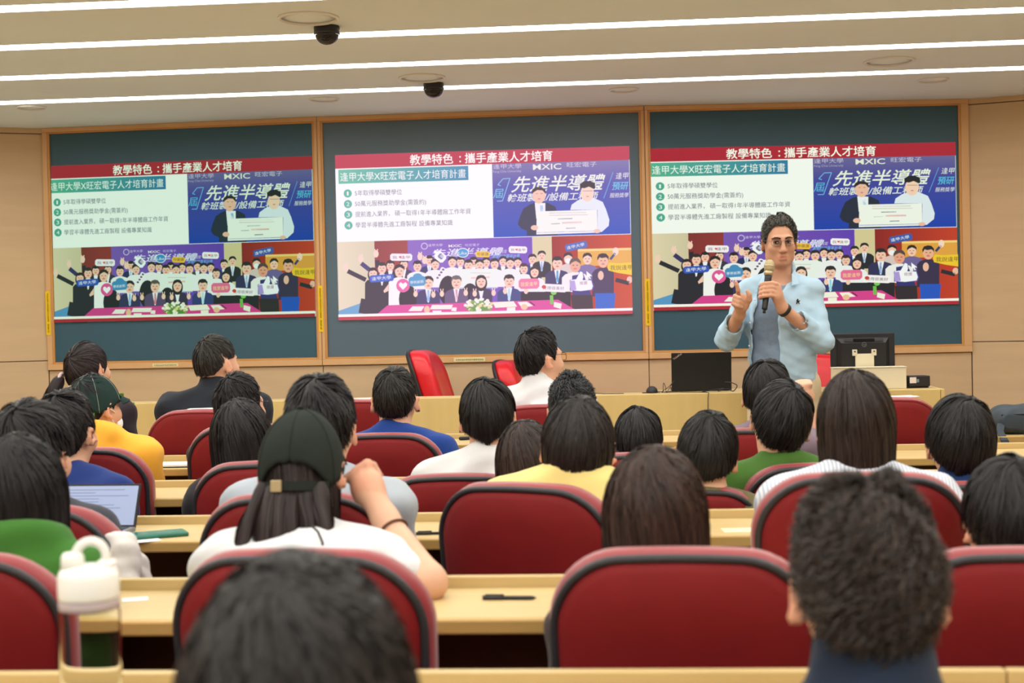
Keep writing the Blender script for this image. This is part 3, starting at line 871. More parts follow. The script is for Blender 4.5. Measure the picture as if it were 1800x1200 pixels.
# ------------------------------------------------------------------ chairs
def outline(wd, ht, rt, rb, arch, n=10):
    """rounded backrest outline, origin at bottom centre, counter-clockwise seen from behind"""
    p = []
    def arc(cx, cz, r, a0, a1):
        for i in range(n + 1):
            q = math.radians(a0 + (a1 - a0) * i / n)
            p.append((cx + r * math.cos(q), cz + r * math.sin(q)))
    arc(wd / 2 - rb, rb, rb, -90, 0)
    arc(wd / 2 - rt, ht - rt, rt, 0, 90)
    for i in range(1, n): p.append((wd / 2 - rt - (wd - 2 * rt) * i / n, ht))
    arc(-wd / 2 + rt, ht - rt, rt, 90, 180)
    arc(-wd / 2 + rb, rb, rb, 180, 270)
    out = []
    for x, z in p:
        u = x / (wd / 2)
        z2 = z - arch * u * u * max(0, z / ht) + 0
        x2 = x * (1 - 0.05 * (1 - z / ht))
        out.append((x2, z2))
    return out
def shell(name, ol, rings, m, parent, ht, wd, curve=0.9, lean=0.12, z0=0.0, capn=3, mesh_only=False):
    """loft the outline through (inset, y) rings, curved round the sitter and leaning back"""
    n = len(ol)
    cz = ht / 2
    V, Fc = [], []
    def put(x, y, z):
        V.append((x, y + curve * x * x - lean * (z - ht * .5), z + z0))
    for ins, y in rings:
        sx, sz = (wd - 2 * ins) / wd, (ht - 2 * ins) / ht
        for x, z in ol: put(x * sx, y, cz + (z - cz) * sz)
    for j in range(len(rings) - 1):
        for i in range(n):
            k = (i + 1) % n
            Fc.append((j * n + i, (j + 1) * n + i, (j + 1) * n + k, j * n + k))
    # inner cap rings
    for end, (ins, y) in ((0, rings[0]), (len(rings) - 1, rings[-1])):
        base = end * n
        prev = list(range(base, base + n))
        sx, sz = (wd - 2 * ins) / wd, (ht - 2 * ins) / ht
        for q in (0.66, 0.33):
            cur = []
            for x, z in ol:
                cur.append(len(V)); put(x * sx * q, y, cz + (z - cz) * sz * q)
            for i in range(n):
                k = (i + 1) % n
                f = (prev[i], prev[k], cur[k], cur[i])
                Fc.append(f if end == 0 else f[::-1])
            prev = cur
        c = len(V); put(0, y, cz)
        for i in range(n):
            k = (i + 1) % n
            Fc.append((prev[i], prev[k], c) if end == 0 else (prev[k], prev[i], c))
    if rings[0][1] > rings[-1][1]:
        Fc = [f[::-1] for f in Fc]
    return meshobj(name, V, Fc, m, parent, True, mesh_only=mesh_only)

CH_W, CH_H = 0.425, 0.46
OL = outline(CH_W, CH_H, 0.115, 0.07, 0.018)
def proto_chair():
    r = bpy.data.objects.new('lecture_chair', None)
    link(r)
    z0 = 0.425     # backrest bottom; its top stands at z0 + CH_H
    shell('back_cushion', OL, [(0.006, -0.008), (-0.008, 0.006), (-0.011, 0.026), (-0.006, 0.045), (0.008, 0.062), (0.03, 0.072), (0.06, 0.075)], M_RED2, r, CH_H, CH_W, z0=z0)
    shell('back_panel', OL, [(0.004, -0.012), (0.010, -0.024), (0.024, -0.032), (0.08, -0.038)], M_RED, r, CH_H, CH_W, z0=z0)
    pts = []
    for x, z in OL:
        s = (CH_W - 0.004) / CH_W
        X_, Z_ = x * s, CH_H / 2 + (z - CH_H / 2) * s
        pts.append((X_, -0.018 + 0.9 * X_ * X_ - 0.12 * (Z_ - CH_H / 2), Z_ + z0))
    tube('edge_trim', pts, 0.0078, M_TRIM, r, 8, True)
    bm = bmesh.new(); box(bm, -0.225, 0.225, 0.04, 0.47, 0.40, 0.47, 0.03, seg=3); bmobj('seat', bm, M_RED, r, True)
    bm = bmesh.new(); box(bm, -0.2, 0.2, 0.06, 0.45, 0.385, 0.40, 0.005); bmobj('seat_pan', bm, M_BLACK, r)
    tube('back_support', [(0, 0.2, 0.385), (0, 0.0, 0.38), (0, -0.03, 0.42), (0, -0.035, 0.52)], 0.02, M_BLACK, r, 8)
    lathe('column', [(0.028, 0.06), (0.028, 0.25), (0.02, 0.25), (0.02, 0.39)], M_METAL, r, 16, (0, 0.25, 0))
    for k in range(5):
        q = math.radians(90 + 72 * k)
        ft = tube('foot', [(0, 0.25, 0.075), (0.14 * math.cos(q), 0.25 + 0.14 * math.sin(q), 0.06), (0.25 * math.cos(q), 0.25 + 0.25 * math.sin(q), 0.03)], 0.02, M_BLACK, r, 8, radii=[0.026, 0.02, 0.016])
        lathe('caster', [(0.0, 0.0), (0.02, 0.004), (0.022, 0.02), (0.012, 0.034), (0, 0.036)], M_BLACK, ft, 12, (0.25 * math.cos(q), 0.25 + 0.25 * math.sin(q), 0))
    return r
def copy_tree(o, parent=None):
    c = o.copy()
    link(c, parent)
    for ch in o.children:
        copy_tree(ch, c)
    return c
CPROTO = proto_chair()
used = [0]
def chair(x, y, ztop, rz, label):
    o = CPROTO if used[0] == 0 else copy_tree(CPROTO)
    used[0] += 1
    # the gas lift sets the height: upper parts move together
    o.location = (x, y, 0)
    o.rotation_euler = (0, 0, math.radians(rz))
    dz = ztop - 0.885
    for ch in o.children:
        if ch.name.split('.')[0] in ('back_cushion', 'back_panel', 'edge_trim', 'seat', 'seat_pan', 'back_support'):
            ch.location.z = dz
    tag(o, label, 'chair', 'red lecture chairs')
CH = [
 (-1.145, 2.28, .890, 4, 'red chair with black edging at the lower left corner, behind the green hoodie'),
 (-0.532, 2.28, .892, -3, 'red chair with black edging behind the woman in the dark cap and white shirt'),
 (0.092, 2.28, .888, -4, 'large red chair with black edging behind the woman with straight brown hair'),
 (0.650, 2.30, .880, -5, 'red chair with black edging at the lower right corner'),
 (-1.345, 3.15, .860, -14, 'red chair with a white jacket hung over it, near the clear bottle'),
 (-0.735, 3.13, .880, 4, 'red chair behind the man in the grey shirt'),
 (-0.227, 3.20, .888, -20, 'red chair with black edging behind the woman in the yellow shirt'),
 (0.482, 2.90, .935, -2, 'red chair with black edging behind the woman in the striped shirt'),
 (-1.69, 4.33, .885, 4, 'red chair just beyond the navy shirt, right of the laptop'),
 (-1.030, 4.05, .862, 6, 'red chair behind the girl with long dark hair'),
 (-0.485, 4.05, .818, 3, 'red chair behind the man in the white T-shirt'),
 (0.175, 3.93, .785, 0, 'red chair behind the young man in the olive shirt'),
 (0.560, 4.16, .822, 8, 'red chair behind the man in the green shirt'),
 (0.900, 3.78, .808, 0, 'red chair behind the black-haired man in navy at right'),
 (-1.319, 4.95, .905, 8, 'red chair behind the young man with glasses and short black hair'),
 (-0.841, 4.95, .866, 2, 'red chair behind the man in the navy T-shirt'),
 (0.395, 4.83, .872, 4, 'red chair behind the man in the purple-grey shirt'),
 (0.055, 4.66, .812, 0, 'red chair behind the low black head beside the yellow shirt'),
]
for c in CH: chair(*c)

EW, EH = 0.44, 0.50
OLE = outline(EW, EH, 0.13, 0.06, 0.02)
def proto_front():
    r = bpy.data.objects.new('front_row_chair', None)
    link(r)
    z0 = 0.42
    shell('back_cushion', OLE, [(0.012, -0.02), (0.0, -0.008), (-0.002, 0.04), (0.004, 0.085), (0.024, 0.108), (0.06, 0.114)], M_RED2, r, EH, EW, 0.7, 0.1, z0)
    shell('back_panel', OLE, [(0.011, -0.022), (0.018, -0.031), (0.04, -0.036), (0.09, -0.04)], M_RED, r, EH, EW, 0.7, 0.1, z0)
    pts = [(x * .965, -0.021 + .7 * x * x * .93 - .1 * (z * .965 + EH * .0175 - EH / 2), z * .965 + EH * .0175 + z0) for x, z in OLE]
    tube('piping', pts, 0.006, M_RED2, r, 6, True)
    bm = bmesh.new(); box(bm, -0.23, 0.23, 0.06, 0.52, 0.38, 0.46, 0.03, seg=3); bmobj('seat', bm, M_RED, r, True)
    lathe('column', [(0.035, 0.02), (0.035, 0.38)], M_METAL, r, 16, (0, 0.28, 0))
    lathe('base_plate', [(0.0, 0.0), (0.2, 0.0), (0.2, 0.012), (0.06, 0.03), (0, 0.03)], M_METAL, r, 32, (0, 0.28, 0))
    return r
FPROTO = proto_front()
FC = [(-1.735, 5.74, 4, 'red front row chair with paper on top, behind the dark suit', (.01, .05, 0.10), 0.0),
      (-1.07, 5.74, 2, 'red front row chair with a paper on top, beside the navy T-shirt man', (.05, .05, .2), .03),
      (-0.310, 5.68, 0, 'red front row chair with paper on top, behind the white dress shirt', (.02, .05, -.1), .0),
      (1.063, 5.75, 0, 'red front row chair with a paper on top, right of the striped shirt', (.04, .045, .1), .0)]
for k, (x, y, rz, lab, pp, dz) in enumerate(FC):
    o = FPROTO if k == 0 else copy_tree(FPROTO)
    o.location = (x, y, 0)
    o.rotation_euler = (0, 0, math.radians(rz))
    for ch in o.children:
        if ch.name.startswith(('back', 'piping', 'seat')): ch.location.z = dz
    tag(o, lab, 'chair', 'front row chairs')
    bm = bmesh.new()
    for j, s in enumerate((0, 1)):
        box(bm, -0.07, 0.07, -0.035, 0.05, 0.0 + j * .0015, 0.0012 + j * .0015, 0, Matrix.Translation((s * .012, 0, 0)) @ Matrix.Rotation(pp[2] + s * .12, 4, 'Z'))
    p = bmobj('paper_sheet', bm, M_PAPER)
    p.location = (x + pp[0], y + pp[1] - 0.005, 0.9185 + dz)
    tag(p, {0: 'white paper sheets on the chair behind the dark suit', 1: 'white paper sheets on the chair beside the navy T-shirt man', 2: 'white paper sheets on the chair behind the white dress shirt', 3: 'white paper sheets on the chair right of the striped shirt'}[k], 'paper', 'papers on the front row chairs')

# red leather armchairs behind the counter
def leather_chair(x, y, rz, lab, top=1.1, parts=True):
    t = thing('leather_chair', lab, 'chair', (x, y, 0), math.radians(rz), 'red leather lecturer chairs')
    H_, W2 = 0.62, 0.46
    ol = outline(W2, H_, 0.12, 0.05, 0.02)
    z0 = top - H_
    shell('back_cushion', ol, [(0.01, -0.03), (0.0, -0.01), (0.0, 0.05), (0.012, 0.075), (0.035, 0.085), (0.06, 0.08), (0.075, 0.086), (0.1, 0.09)], M_LEATHER, t, H_, W2, 0.5, 0.3, z0)
    shell('back_shell', ol, [(-0.004, -0.026), (0.0, -0.04), (0.02, -0.05), (0.08, -0.055)], M_BLACK, t, H_, W2, 0.5, 0.3, z0)
    bm = bmesh.new(); box(bm, -0.24, 0.24, 0.12, 0.6, 0.40, 0.50, 0.035, seg=3); bmobj('seat', bm, M_LEATHER, t, True)
    for s in (-1, 1):
        tube('armrest', [(s * .26, 0.16, 0.44), (s * .28, 0.14, 0.6), (s * .28, 0.2, 0.66), (s * .28, 0.42, 0.66), (s * .27, 0.46, 0.6), (s * .25, 0.42, 0.44)], 0.02, M_BLACK, t, 8)
    lathe('column', [(0.03, 0.05), (0.03, 0.40)], M_METAL, t, 16, (0, 0.33, 0))
    for k in range(5):
        q = math.radians(90 + 72 * k)
        tube('foot', [(0, 0.33, 0.08), (0.28 * math.cos(q), 0.33 + 0.28 * math.sin(q), 0.03)], 0.02, M_BLACK, t, 8)
leather_chair(-1.06, 8.02, -93, 'empty red leather swivel chair turned sideways below the middle board', 1.098)
leather_chair(-0.60, 8.40, -100, 'red leather chair mostly hidden behind the man in the white dress shirt', 1.02)
leather_chair(1.10, 8.35, 175, 'red leather chair behind the monitor, beside the man with the microphone', 1.02)

# ------------------------------------------------------------------ things on the counter
CT = 0.866
t = thing('laptop', 'black laptop standing open on the counter, lid towards the audience', 'laptop', (0.425, 7.47, CT))
Ml = Matrix.Rotation(math.radians(8), 4, 'X')
boxobj('base', -0.155, 0.155, 0.0, 0.21, 0.0, 0.014, M_BLACK, t, 0.004)
m_lid = mat('laptop_lid', srgb(26, 26, 27), 0.5, 0.4)
ld = boxobj('lid', -0.155, 0.155, -0.012, -0.004, 0.005, 0.205, m_lid, t, 0.003, Matrix.Rotation(math.radians(7), 4, 'X'))
v, f = text_mesh('ThinkPad', 0.014)
c, s = math.cos(.62), math.sin(.62)
lg = meshobj('logo', [(-0.142 + p[0] * c - p[1] * s, -0.0128, 0.168 + p[0] * s + p[1] * c) for p in v], f, mat('logo_silver', srgb(196, 190, 170), 0.4, 0.5), ld)
lg.rotation_euler = (math.radians(7), 0, 0)
dt = lathe('logo_dot', [(0.0028, 0), (0.0028, 0.001), (0, 0.001)], mat('logo_red', srgb(190, 30, 30), .4), ld, 12, (-0.1325, -0.0128, 0.1865), Matrix.Rotation(math.pi / 2, 4, 'X'))
dt.rotation_euler = (math.radians(7), 0, 0)

t = thing('monitor', 'black monitor seen from behind on a pale bracket', 'monitor', (1.265, 7.52, CT))
boxobj('bezel', -0.165, 0.165, 0.0, 0.022, 0.07, 0.285, M_BLACK, t, 0.006)
bm = bmesh.new()
box(bm, -0.135, 0.135, -0.03, 0.0, 0.085, 0.262, 0.0)
for v_ in bm.verts:
    if v_.co.y < -0.01:
        v_.co.x *= 0.84; v_.co.z = 0.085 + (v_.co.z - 0.085) * 0.84
rc = bmobj('rear_cover', bm, mat('monitor_back', srgb(30, 30, 33), 0.4, 0.45), t)
boxobj('handle_slot', -0.05, 0.055, -0.026, -0.012, 0.242, 0.256, mat('slot_black', srgb(8, 8, 8), .8), rc)
for x in (-0.075, 0.08): boxobj('vent_block', x - .022, x + .022, -0.024, -0.012, 0.242, 0.258, mat('vent_grey', srgb(70, 72, 76), .5), rc, .001)
tube('logo_ring', [(0.003 + 0.0115 * math.cos(q), -0.031, 0.2245 + 0.0115 * math.sin(q)) for q in np.linspace(0, 6.283, 24, endpoint=False)], 0.0012, mat('logo_grey', srgb(110, 110, 114), .4), rc, 6, True)
v, f = text_mesh('hp', 0.017, 0.3)
meshobj('logo', [(-0.0055 + p[0], -0.0312, 0.2195 + p[1]) for p in v], f, mat('logo_grey', srgb(110, 110, 114), .4), rc)
mb = mat('bracket_ivory', srgb(224, 214, 186), 0.5, 0.4)
boxobj('bracket_plate', -0.045, 0.05, -0.045, -0.032, 0.0, 0.178, mb, t, .002)
for x in (-0.048, 0.05):
    bt = boxobj('bracket_tab', x - .012, x + .012, -0.048, -0.033, 0.168, 0.2, mb, t, .002)
    lathe('screw', [(0.004, 0), (0.004, 0.003), (0, 0.003)], M_METAL, bt, 10, (x, -0.048, 0.19), Matrix.Rotation(math.pi / 2, 4, 'X'))

t = thing('equipment_cabinet', 'pale ivory equipment box in front of the monitor', 'box', (1.275, 7.36, CT))
boxobj('body', -0.185, 0.18, 0.0, 0.1, 0.0, 0.108, mb, t, .003)
boxobj('lid', -0.188, 0.183, -0.003, 0.103, 0.1085, 0.1125, mb, t, .001)
t = thing('black_device', 'small black device with a white label at the counter end', 'device', (1.525, 7.38, CT), math.radians(8))
boxobj('body', -0.055, 0.055, 0, 0.09, 0.008, 0.062, M_BLACK, t, .004)
boxobj('foot', -0.07, 0.05, 0.01, 0.08, 0.0, 0.008, M_BLACK, t, .002)
boxobj('sticker', -0.052, -0.018, -0.001, 0.0, 0.026, 0.056, mat('label_pink', srgb(226, 214, 206), .6), t)
boxobj('sticker', -0.016, -0.004, -0.001, 0.0, 0.03, 0.046, mat('label_grey', srgb(120, 140, 156), .6), t)
def lump(name, label, cat, lo, hi, h, prims, m, loc, wr=0, rz=0):
    F_ = Field(lo, hi, h)
    for p in prims:
        getattr(F_, p[0])(*p[1:])
    if wr: F_.wrinkle(wr, 60)
    V, Fc = F_.mesh()
    o = meshobj(name, V, Fc, m, None, True)
    o.location = loc; o.rotation_euler = (0, 0, rz)
    return tag(o, label, cat)
t = thing('mouse', 'black computer mouse on the counter left of the laptop', 'mouse', (0.165, 7.38, CT))
F_ = Field((-.05, -.06, -.01), (.05, .06, .06), .004); F_.ell((0, 0, 0.006), (.03, .045, .03)); F_.cut(lambda x, y, z: z - .001 + 0 * x + 0 * y)
V, Fc = F_.mesh(); meshobj('body', V, Fc, M_BLACK, t, True)
tube('cable', [(0.03, 0.02, 0.006), (0.06, .03, .004), (0.1, .04, .004), (.14, .06, .004)], .002, M_BLACK, t, 6)
boxobj('pad', -.05, .034, -.03, .05, 0.0, .0016, M_BLACK, t)
def wire(label, pts, r=.0018):
    P = [Vector(p) for p in pts]
    out = []
    for i in range(len(P) - 1):
        p0, p1, p2, p3 = P[max(i - 1, 0)], P[i], P[i + 1], P[min(i + 2, len(P) - 1)]
        for k in range(6):
            u = k / 6
            out.append(0.5 * (2 * p1 + (p2 - p0) * u + (2 * p0 - 5 * p1 + 4 * p2 - p3) * u * u + (3 * p1 - p0 - 3 * p2 + p3) * u ** 3))
    out.append(P[-1])
    return tag(tube('cable', out, r, M_BLACK, None, 6), label, 'cable', 'cables on the counter')
Z_ = CT + .003
wire('tangled black cables between mouse and laptop', [(0.2, 7.36, Z_), (.22, 7.37, Z_), (.225, 7.37, CT + .05), (.235, 7.37, CT + .03), (.24, 7.37, Z_), (.265, 7.37, CT + .04), (.28, 7.38, CT + .06), (.25, 7.36, CT + .03), (.215, 7.36, Z_), (.26, 7.36, Z_), (.3, 7.37, Z_)])
wire('bundle of black cable lying in front of the laptop lid', [(.42, 7.34, Z_), (.48, 7.35, CT + .012), (.53, 7.35, CT + .018), (.5, 7.34, CT + .006), (.55, 7.36, CT + .014), (.58, 7.36, Z_), (.6, 7.36, CT + .03), (.575, 7.37, CT + .045), (.54, 7.38, CT + .05)], .0026)
wire('black cable hanging down the front of the counter', [(.30, 7.36, Z_), (.40, 7.32, Z_), (.445, 7.262, Z_), (.446, 7.245, CT - .006), (.443, 7.245, CT - .06), (.442, 7.246, CT - .3)])
wire('black cable lying along the counter right of the white dress shirt', [(-.22, 7.34, Z_), (-.16, 7.33, CT + .008), (-.08, 7.34, Z_), (.02, 7.33, Z_)])

# bottles
def bottle(x, y, z):
    t = thing('water_bottle', 'clear water bottle with white flip lid and loop handle', 'bottle', (x, y, z), math.radians(14))
    mg = mat('clear_plastic', (0.97, 0.98, 0.97, 1), 0.03, 0.5, trans=1.0, ior=1.1)
    R_b = 0.041
    lathe('bottle_body', [(0.0, 0.0), (0.036, 0.0), (R_b, 0.006), (R_b, 0.16), (0.039, 0.171), (0.038, 0.187), (0.0365, 0.187), (0.0375, 0.171), (R_b - .002, 0.159), (R_b - .002, 0.008), (0.034, 0.004), (0, 0.004)], mg, t, 40)
    lathe('neck_ring', [(0.0388, 0.166), (0.0402, 0.168), (0.0402, 0.177), (0.0388, 0.179)], mat('ring_tint', srgb(176, 160, 160), .4), t, 40)
    ld = lathe('lid', [(0.0, 0.18), (0.0395, 0.18), (0.0405, 0.184), (0.0405, 0.211), (0.037, 0.219), (0.024, 0.224), (0.0, 0.225)], M_WHITEPL, t, 40)
    lathe('spout', [(0.016, 0.22), (0.015, 0.237), (0.012, 0.242), (0, 0.242)], M_WHITEPL, ld, 24, (-0.02, 0, 0))
    pts = [(0.004 + 0.020 * math.cos(q), 0.0, 0.236 + 0.021 * math.sin(q)) for q in np.linspace(0, 2 * math.pi, 20, endpoint=False)]
    tube('loop_handle', pts, 0.006, M_WHITEPL, ld, 10, True)
    boxobj('hinge', 0.012, 0.036, -0.012, 0.012, 0.22, 0.23, M_WHITEPL, ld, .003)
bottle(-0.722, 1.87, 0.7222)
t = thing('green_bottle', 'clear bottle with green lid and handle beside the yellow hoodie', 'bottle', (-2.235, 6.3, 0.7222))
mg2 = mat('frosted_plastic', srgb(232, 228, 200), 0.15, 0.5, trans=0.75, ior=1.2)
lathe('bottle_body', [(0, 0), (0.033, 0), (0.034, 0.005), (0.034, 0.185), (0.032, 0.185), (0.032, 0.006), (0, 0.005)], mg2, t, 28)
mgr = mat('green_plastic', srgb(70, 120, 22), .4)
lathe('lid', [(0, 0.186), (0.037, 0.186), (0.037, 0.2), (0, 0.202)], mgr, t, 28)
boxobj('handle', -0.030, -0.012, -0.008, 0.008, 0.2, 0.245, mgr, t, .003)

# ------------------------------------------------------------------ things on the desks
DT = 0.7222
t = thing('laptop', 'open laptop with lit document screen on the left desk', 'laptop', (-1.44, 3.63, DT), math.radians(-3))
boxobj('base', -0.14, 0.14, -0.1, 0.08, 0.0, 0.012, mat('laptop_grey', srgb(120, 122, 128), .4), t, .003)
Mt = Matrix.Translation((0, 0.075, 0.010)) @ Matrix.Rotation(math.radians(-24), 4, 'X')
boxobj('screen_shell', -0.14, 0.14, 0.0, 0.007, 0.0, 0.122, m_lid, t, .002, Mt)
dp = boxobj('display', -0.134, 0.134, -0.0008, 0.0004, 0.007, 0.116, mat('display_lit', srgb(140, 152, 184), .4, emit=0.4), t, 0, Mt)
bm = bmesh.new()
for k in range(11):
    rr = random.Random(k)
    box(bm, -0.12, -0.12 + rr.uniform(.12, .235), -0.0011, -0.0009, 0.104 - k * .0085, 0.1062 - k * .0085, 0, Mt)
bmobj('display_text', bm, mat('display_ink', srgb(112, 124, 158), .5, emit=0.3), dp)
boxobj('keyboard', -0.128, 0.128, -0.02, 0.065, 0.012, 0.0132, M_BLACK, t)
t = thing('smartphone', 'teal smartphone lying on the desk right of the lit laptop', 'phone', (-1.205, 3.60, DT), math.radians(-62))
boxobj('case', -0.037, 0.037, -0.076, 0.076, 0, .011, mat('teal_case', srgb(48, 112, 96), .4), t, .004)
boxobj('glass_back', -0.031, 0.031, -0.07, 0.07, .011, .0118, mat('teal_glass', srgb(60, 130, 112), .12, .6), t)
def pen(x, y, rz, label, L_=.14, r=.0045):
    t = thing('pen', label, 'pen', (x, y, DT + r), math.radians(rz), 'pens on the desks')
    tube('barrel', [(-L_ / 2, 0, 0), (L_ * .42, 0, 0), (L_ / 2, 0, 0)], r, M_BLACK, t, 8, radii=[r, r, r * .3])
    tube('grip', [(-L_ * .5, 0, 0), (-L_ * .12, 0, 0)], r * 1.25, M_TRIM, t, 8)
    boxobj('clip', L_ * -.45, L_ * -.1, -.001, .001, r, r + .003, M_METAL, t)
pen(-0.222, 2.742, -2, 'black pen lying on the desk left of the large red chair', .105, .004)
pen(-0.475, 3.585, 4, 'black pen on the desk left of the yellow shirt chair', .1, .0035)
def flat(name, x, y, sx, sy, rz, m, label, cat, h=.0012, z=DT):
    bm = bmesh.new(); box(bm, -sx / 2, sx / 2, -sy / 2, sy / 2, 0, h)
    o = bmobj(name, bm, m); o.location = (x, y, z); o.rotation_euler = (0, 0, math.radians(rz))
    return tag(o, label, cat)
flat('paper_scrap', -0.975, 2.77, .05, .035, 20, M_PAPER, 'small white paper scrap on the desk behind the bottle', 'paper')
flat('paper_sheet', 0.30, 3.60, .10, .07, 4, mat('pale_sheet', srgb(246, 238, 196), .3, .5), 'pale sheet on the desk between brown hair and curly hair', 'paper')
flat('paper_slip', -1.205, 3.53, .06, .04, 30, M_PAPER, 'white paper slip under the teal phone', 'paper')
t = thing('notebook', 'closed white notebook with dark edge on the desk before the front row', 'notebook', (-1.70, 5.40, DT), math.radians(3))
boxobj('cover', -.09, .09, -.06, .06, 0, .004, M_BLACK, t, .001); boxobj('pages', -.088, .088, -.058, .058, .004, .012, M_PAPER, t, .001)
lump('key_pouch', 'small dark pouch on the front desk beside the white T-shirt man', 'pouch', (-.05, -.03, -.01), (.05, .03, .04), .004, [('cap', (-.022, 0, .008), (.022, 0, .009), .009, .008)], M_BLACK, (-0.70, 6.38, DT))
# backpack with hanging strap
t = thing('backpack', 'dark grey backpack lying on the front desk at right', 'backpack', (1.86, 6.33, DT), math.radians(4))
mbp = mat('backpack_cloth', srgb(66, 74, 82), .8, .2, .5, 500, .12, 20)
F_ = Field((-.32, -.17, -.01), (.32, .17, .16), .008)
F_.cap((-.2, 0, .06), (.2, .02, .065), .062, .066, flat=(1, 2.0, 1)).cap((-.16, -.05, .05), (.18, -.05, .055), .05, .05, k=.03)
F_.cut(lambda x, y, z: z + 0 * x + 0 * y - .001).wrinkle(.003, 50)
V, Fc = F_.mesh(); meshobj('body', V, Fc, mbp, t, True)
tube('top_seam', [(-.24, -.09, .085), (-.1, -.115, .09), (.1, -.115, .092), (.24, -.09, .09)], .005, M_BLACK, t, 6)
bm = bmesh.new()
P_ = [(-.24, -.09, .05), (-.262, -.13, .02), (-.255, -.167, -.015), (-.235, -.172, -.06), (-.20, -.173, -.11), (-.175, -.173, -.15)]
prev = None
for p in P_:
    cur = [bm.verts.new((p[0] + dx, p[1] + dy, p[2])) for dx, dy in ((-.016, -.002), (.016, -.002), (.016, .003), (-.016, .003))]
    if prev:
        for k in range(4): bm.faces.new((prev[k], prev[(k + 1) % 4], cur[(k + 1) % 4], cur[k]))
    prev = cur
bmobj('strap', bm, mbp, t)
tube('carry_handle', [(-.06, -.08, .115), (-.03, -.1, .135), (.04, -.1, .135), (.07, -.08, .118)], .007, M_BLACK, t, 8)

# ------------------------------------------------------------------ people
def rotm(yaw=0, pitch=0, roll=0):
    """head turn: yaw left(+), pitch down(+), roll to its right(+), degrees"""
    return np.array((Matrix.Rotation(math.radians(yaw), 3, 'Z') @ Matrix.Rotation(math.radians(-pitch), 3, 'X') @ Matrix.Rotation(math.radians(roll), 3, 'Y')))

def interp_az(tab, az):
    az = abs(az)
    xs = [p[0] for p in tab]; ys = [p[1] for p in tab]
    return float(np.interp(az, xs, ys))

SHORT = [(0, .07), (35, .066), (55, .03), (70, -.008), (80, .012), (100, .012), (112, -.02), (135, -.058), (180, -.066)]
BOWL = [(0, .03), (45, .02), (65, -.004), (100, .002), (118, -.035), (145, -.07), (180, -.076)]
LONG = lambda L: [(0, .06), (40, .05), (58, -.03), (70, -L * .8), (100, -L), (180, -L)]
BOB = lambda L: [(0, .05), (40, .03), (58, -.05), (75, -L * .9), (180, -L)]
HAT = [(0, .045), (50, .03), (90, .008), (130, .0), (180, -.004)]

def hair_grid(st, nphi=56, ns=26):
    a, b, c = st.get('size', (.0745, .0945, .110))
    th = st.get('t', .014)
    tilt = math.radians(st.get('tilt', 28)); side = math.radians(st.get('side', 0))
    p0 = np.array([math.sin(side), -math.sin(tilt) * math.cos(side), math.cos(tilt) * math.cos(side)])
    e1 = np.array([0, 1, 0]) - p0 * p0[1]; e1 /= np.linalg.norm(e1)
    e2 = np.cross(e1, p0)
    hem = st['hem']
    fade = st.get('fade', .75)
    long = st.get('long', False)
    flare = st.get('flare', 0.0); tuck = st.get('tuck', 0.0)
    G = np.zeros((nphi, ns, 3)); Nn = np.zeros((nphi, ns, 3))
    for i in range(nphi):
        ph = 2 * math.pi * i / nphi
        d = math.cos(ph) * e1 + math.sin(ph) * e2
        pts = []
        ths = np.radians(np.arange(0, 172, 2.5))
        last = None
        for t_ in ths:
            q = math.cos(t_) * p0 + math.sin(t_) * d
            P = q * np.array([a, b, c])
            az = math.degrees(math.atan2(P[0], P[1]))
            hz = interp_az(hem, az)
            if P[2] < hz and t_ > .3:
                break
            if long and P[2] < -.012 and hz < -.06:
                break
            pts.append(P); last = P
        base = len(pts)
        if long:
            az = math.degrees(math.atan2(last[0], last[1])); hz = interp_az(hem, az)
            if hz < -.06 and last[2] > hz:
                z = last[2]
                x0, y0 = last[0], last[1]
                L0 = last[2] - hz
                while z > hz:
                    z -= .012
                    u = (last[2] - z)
                    k = 1 + flare * u - tuck * u * u / max(L0, .01)
                    yy = y0 * k if y0 < 0 else y0 * (k + .1 * u)
                    pts.append(np.array([x0 * k, yy - .05 * u * (1 if y0 < 0 else .3), z]))
        pts = np.array(pts)
        if len(pts) < 3:
            pts = np.array([p0 * np.array([a, b, c])] * 3) + np.arange(3)[:, None] * 1e-4 * d
        sgl = np.r_[0, np.cumsum(np.linalg.norm(np.diff(pts, axis=0), axis=1))]
        u = np.linspace(0, sgl[-1], ns)
        P = np.stack([np.interp(u, sgl, pts[:, k]) for k in range(3)], 1)
        Nr = P / np.array([a * a, b * b, c * c])
        low = P[:, 2] < -.012
        if long: Nr[low, 2] = 0
        Nr /= np.linalg.norm(Nr, axis=1)[:, None] + 1e-9
        s = np.linspace(0, 1, ns)
        front = max(0, math.cos(ph))
        tk = th * (1 - fade * np.clip((s - .45) / .55, 0, 1) ** 1.3) * (1 + st.get('quiff', 0) * front)
        # lumpy outline so that hair does not read as a ball
        lum = st.get('lump', .12)
        tk = tk * (1 + lum * np.sin(3 * ph + st.get('seed', 0) * 2.1 + 4 * s) + lum * .8 * np.sin(7 * ph + st.get('seed', 0) + 6 * s))
        tk = tk * (1 - st.get('sides', .3) * abs(math.sin(ph)) * np.clip(s * 1.6 - .3, 0, 1))
        G[i] = P + Nr * tk[:, None]
        Nn[i] = Nr
    return G, Nn

def gsample(G, u, s):
    n, m = G.shape[:2]
    u = (u % 1.0) * n; i = np.floor(u).astype(int); fu = (u - i)[:, None]
    s = np.clip(s, 0, 1) * (m - 1); j = np.minimum(np.floor(s).astype(int), m - 2); fs = (s - j)[:, None]
    i2 = (i + 1) % n; i = i % n
    return (G[i, j] * (1 - fu) * (1 - fs) + G[i2, j] * fu * (1 - fs) + G[i, j + 1] * (1 - fu) * fs + G[i2, j + 1] * fu * fs)

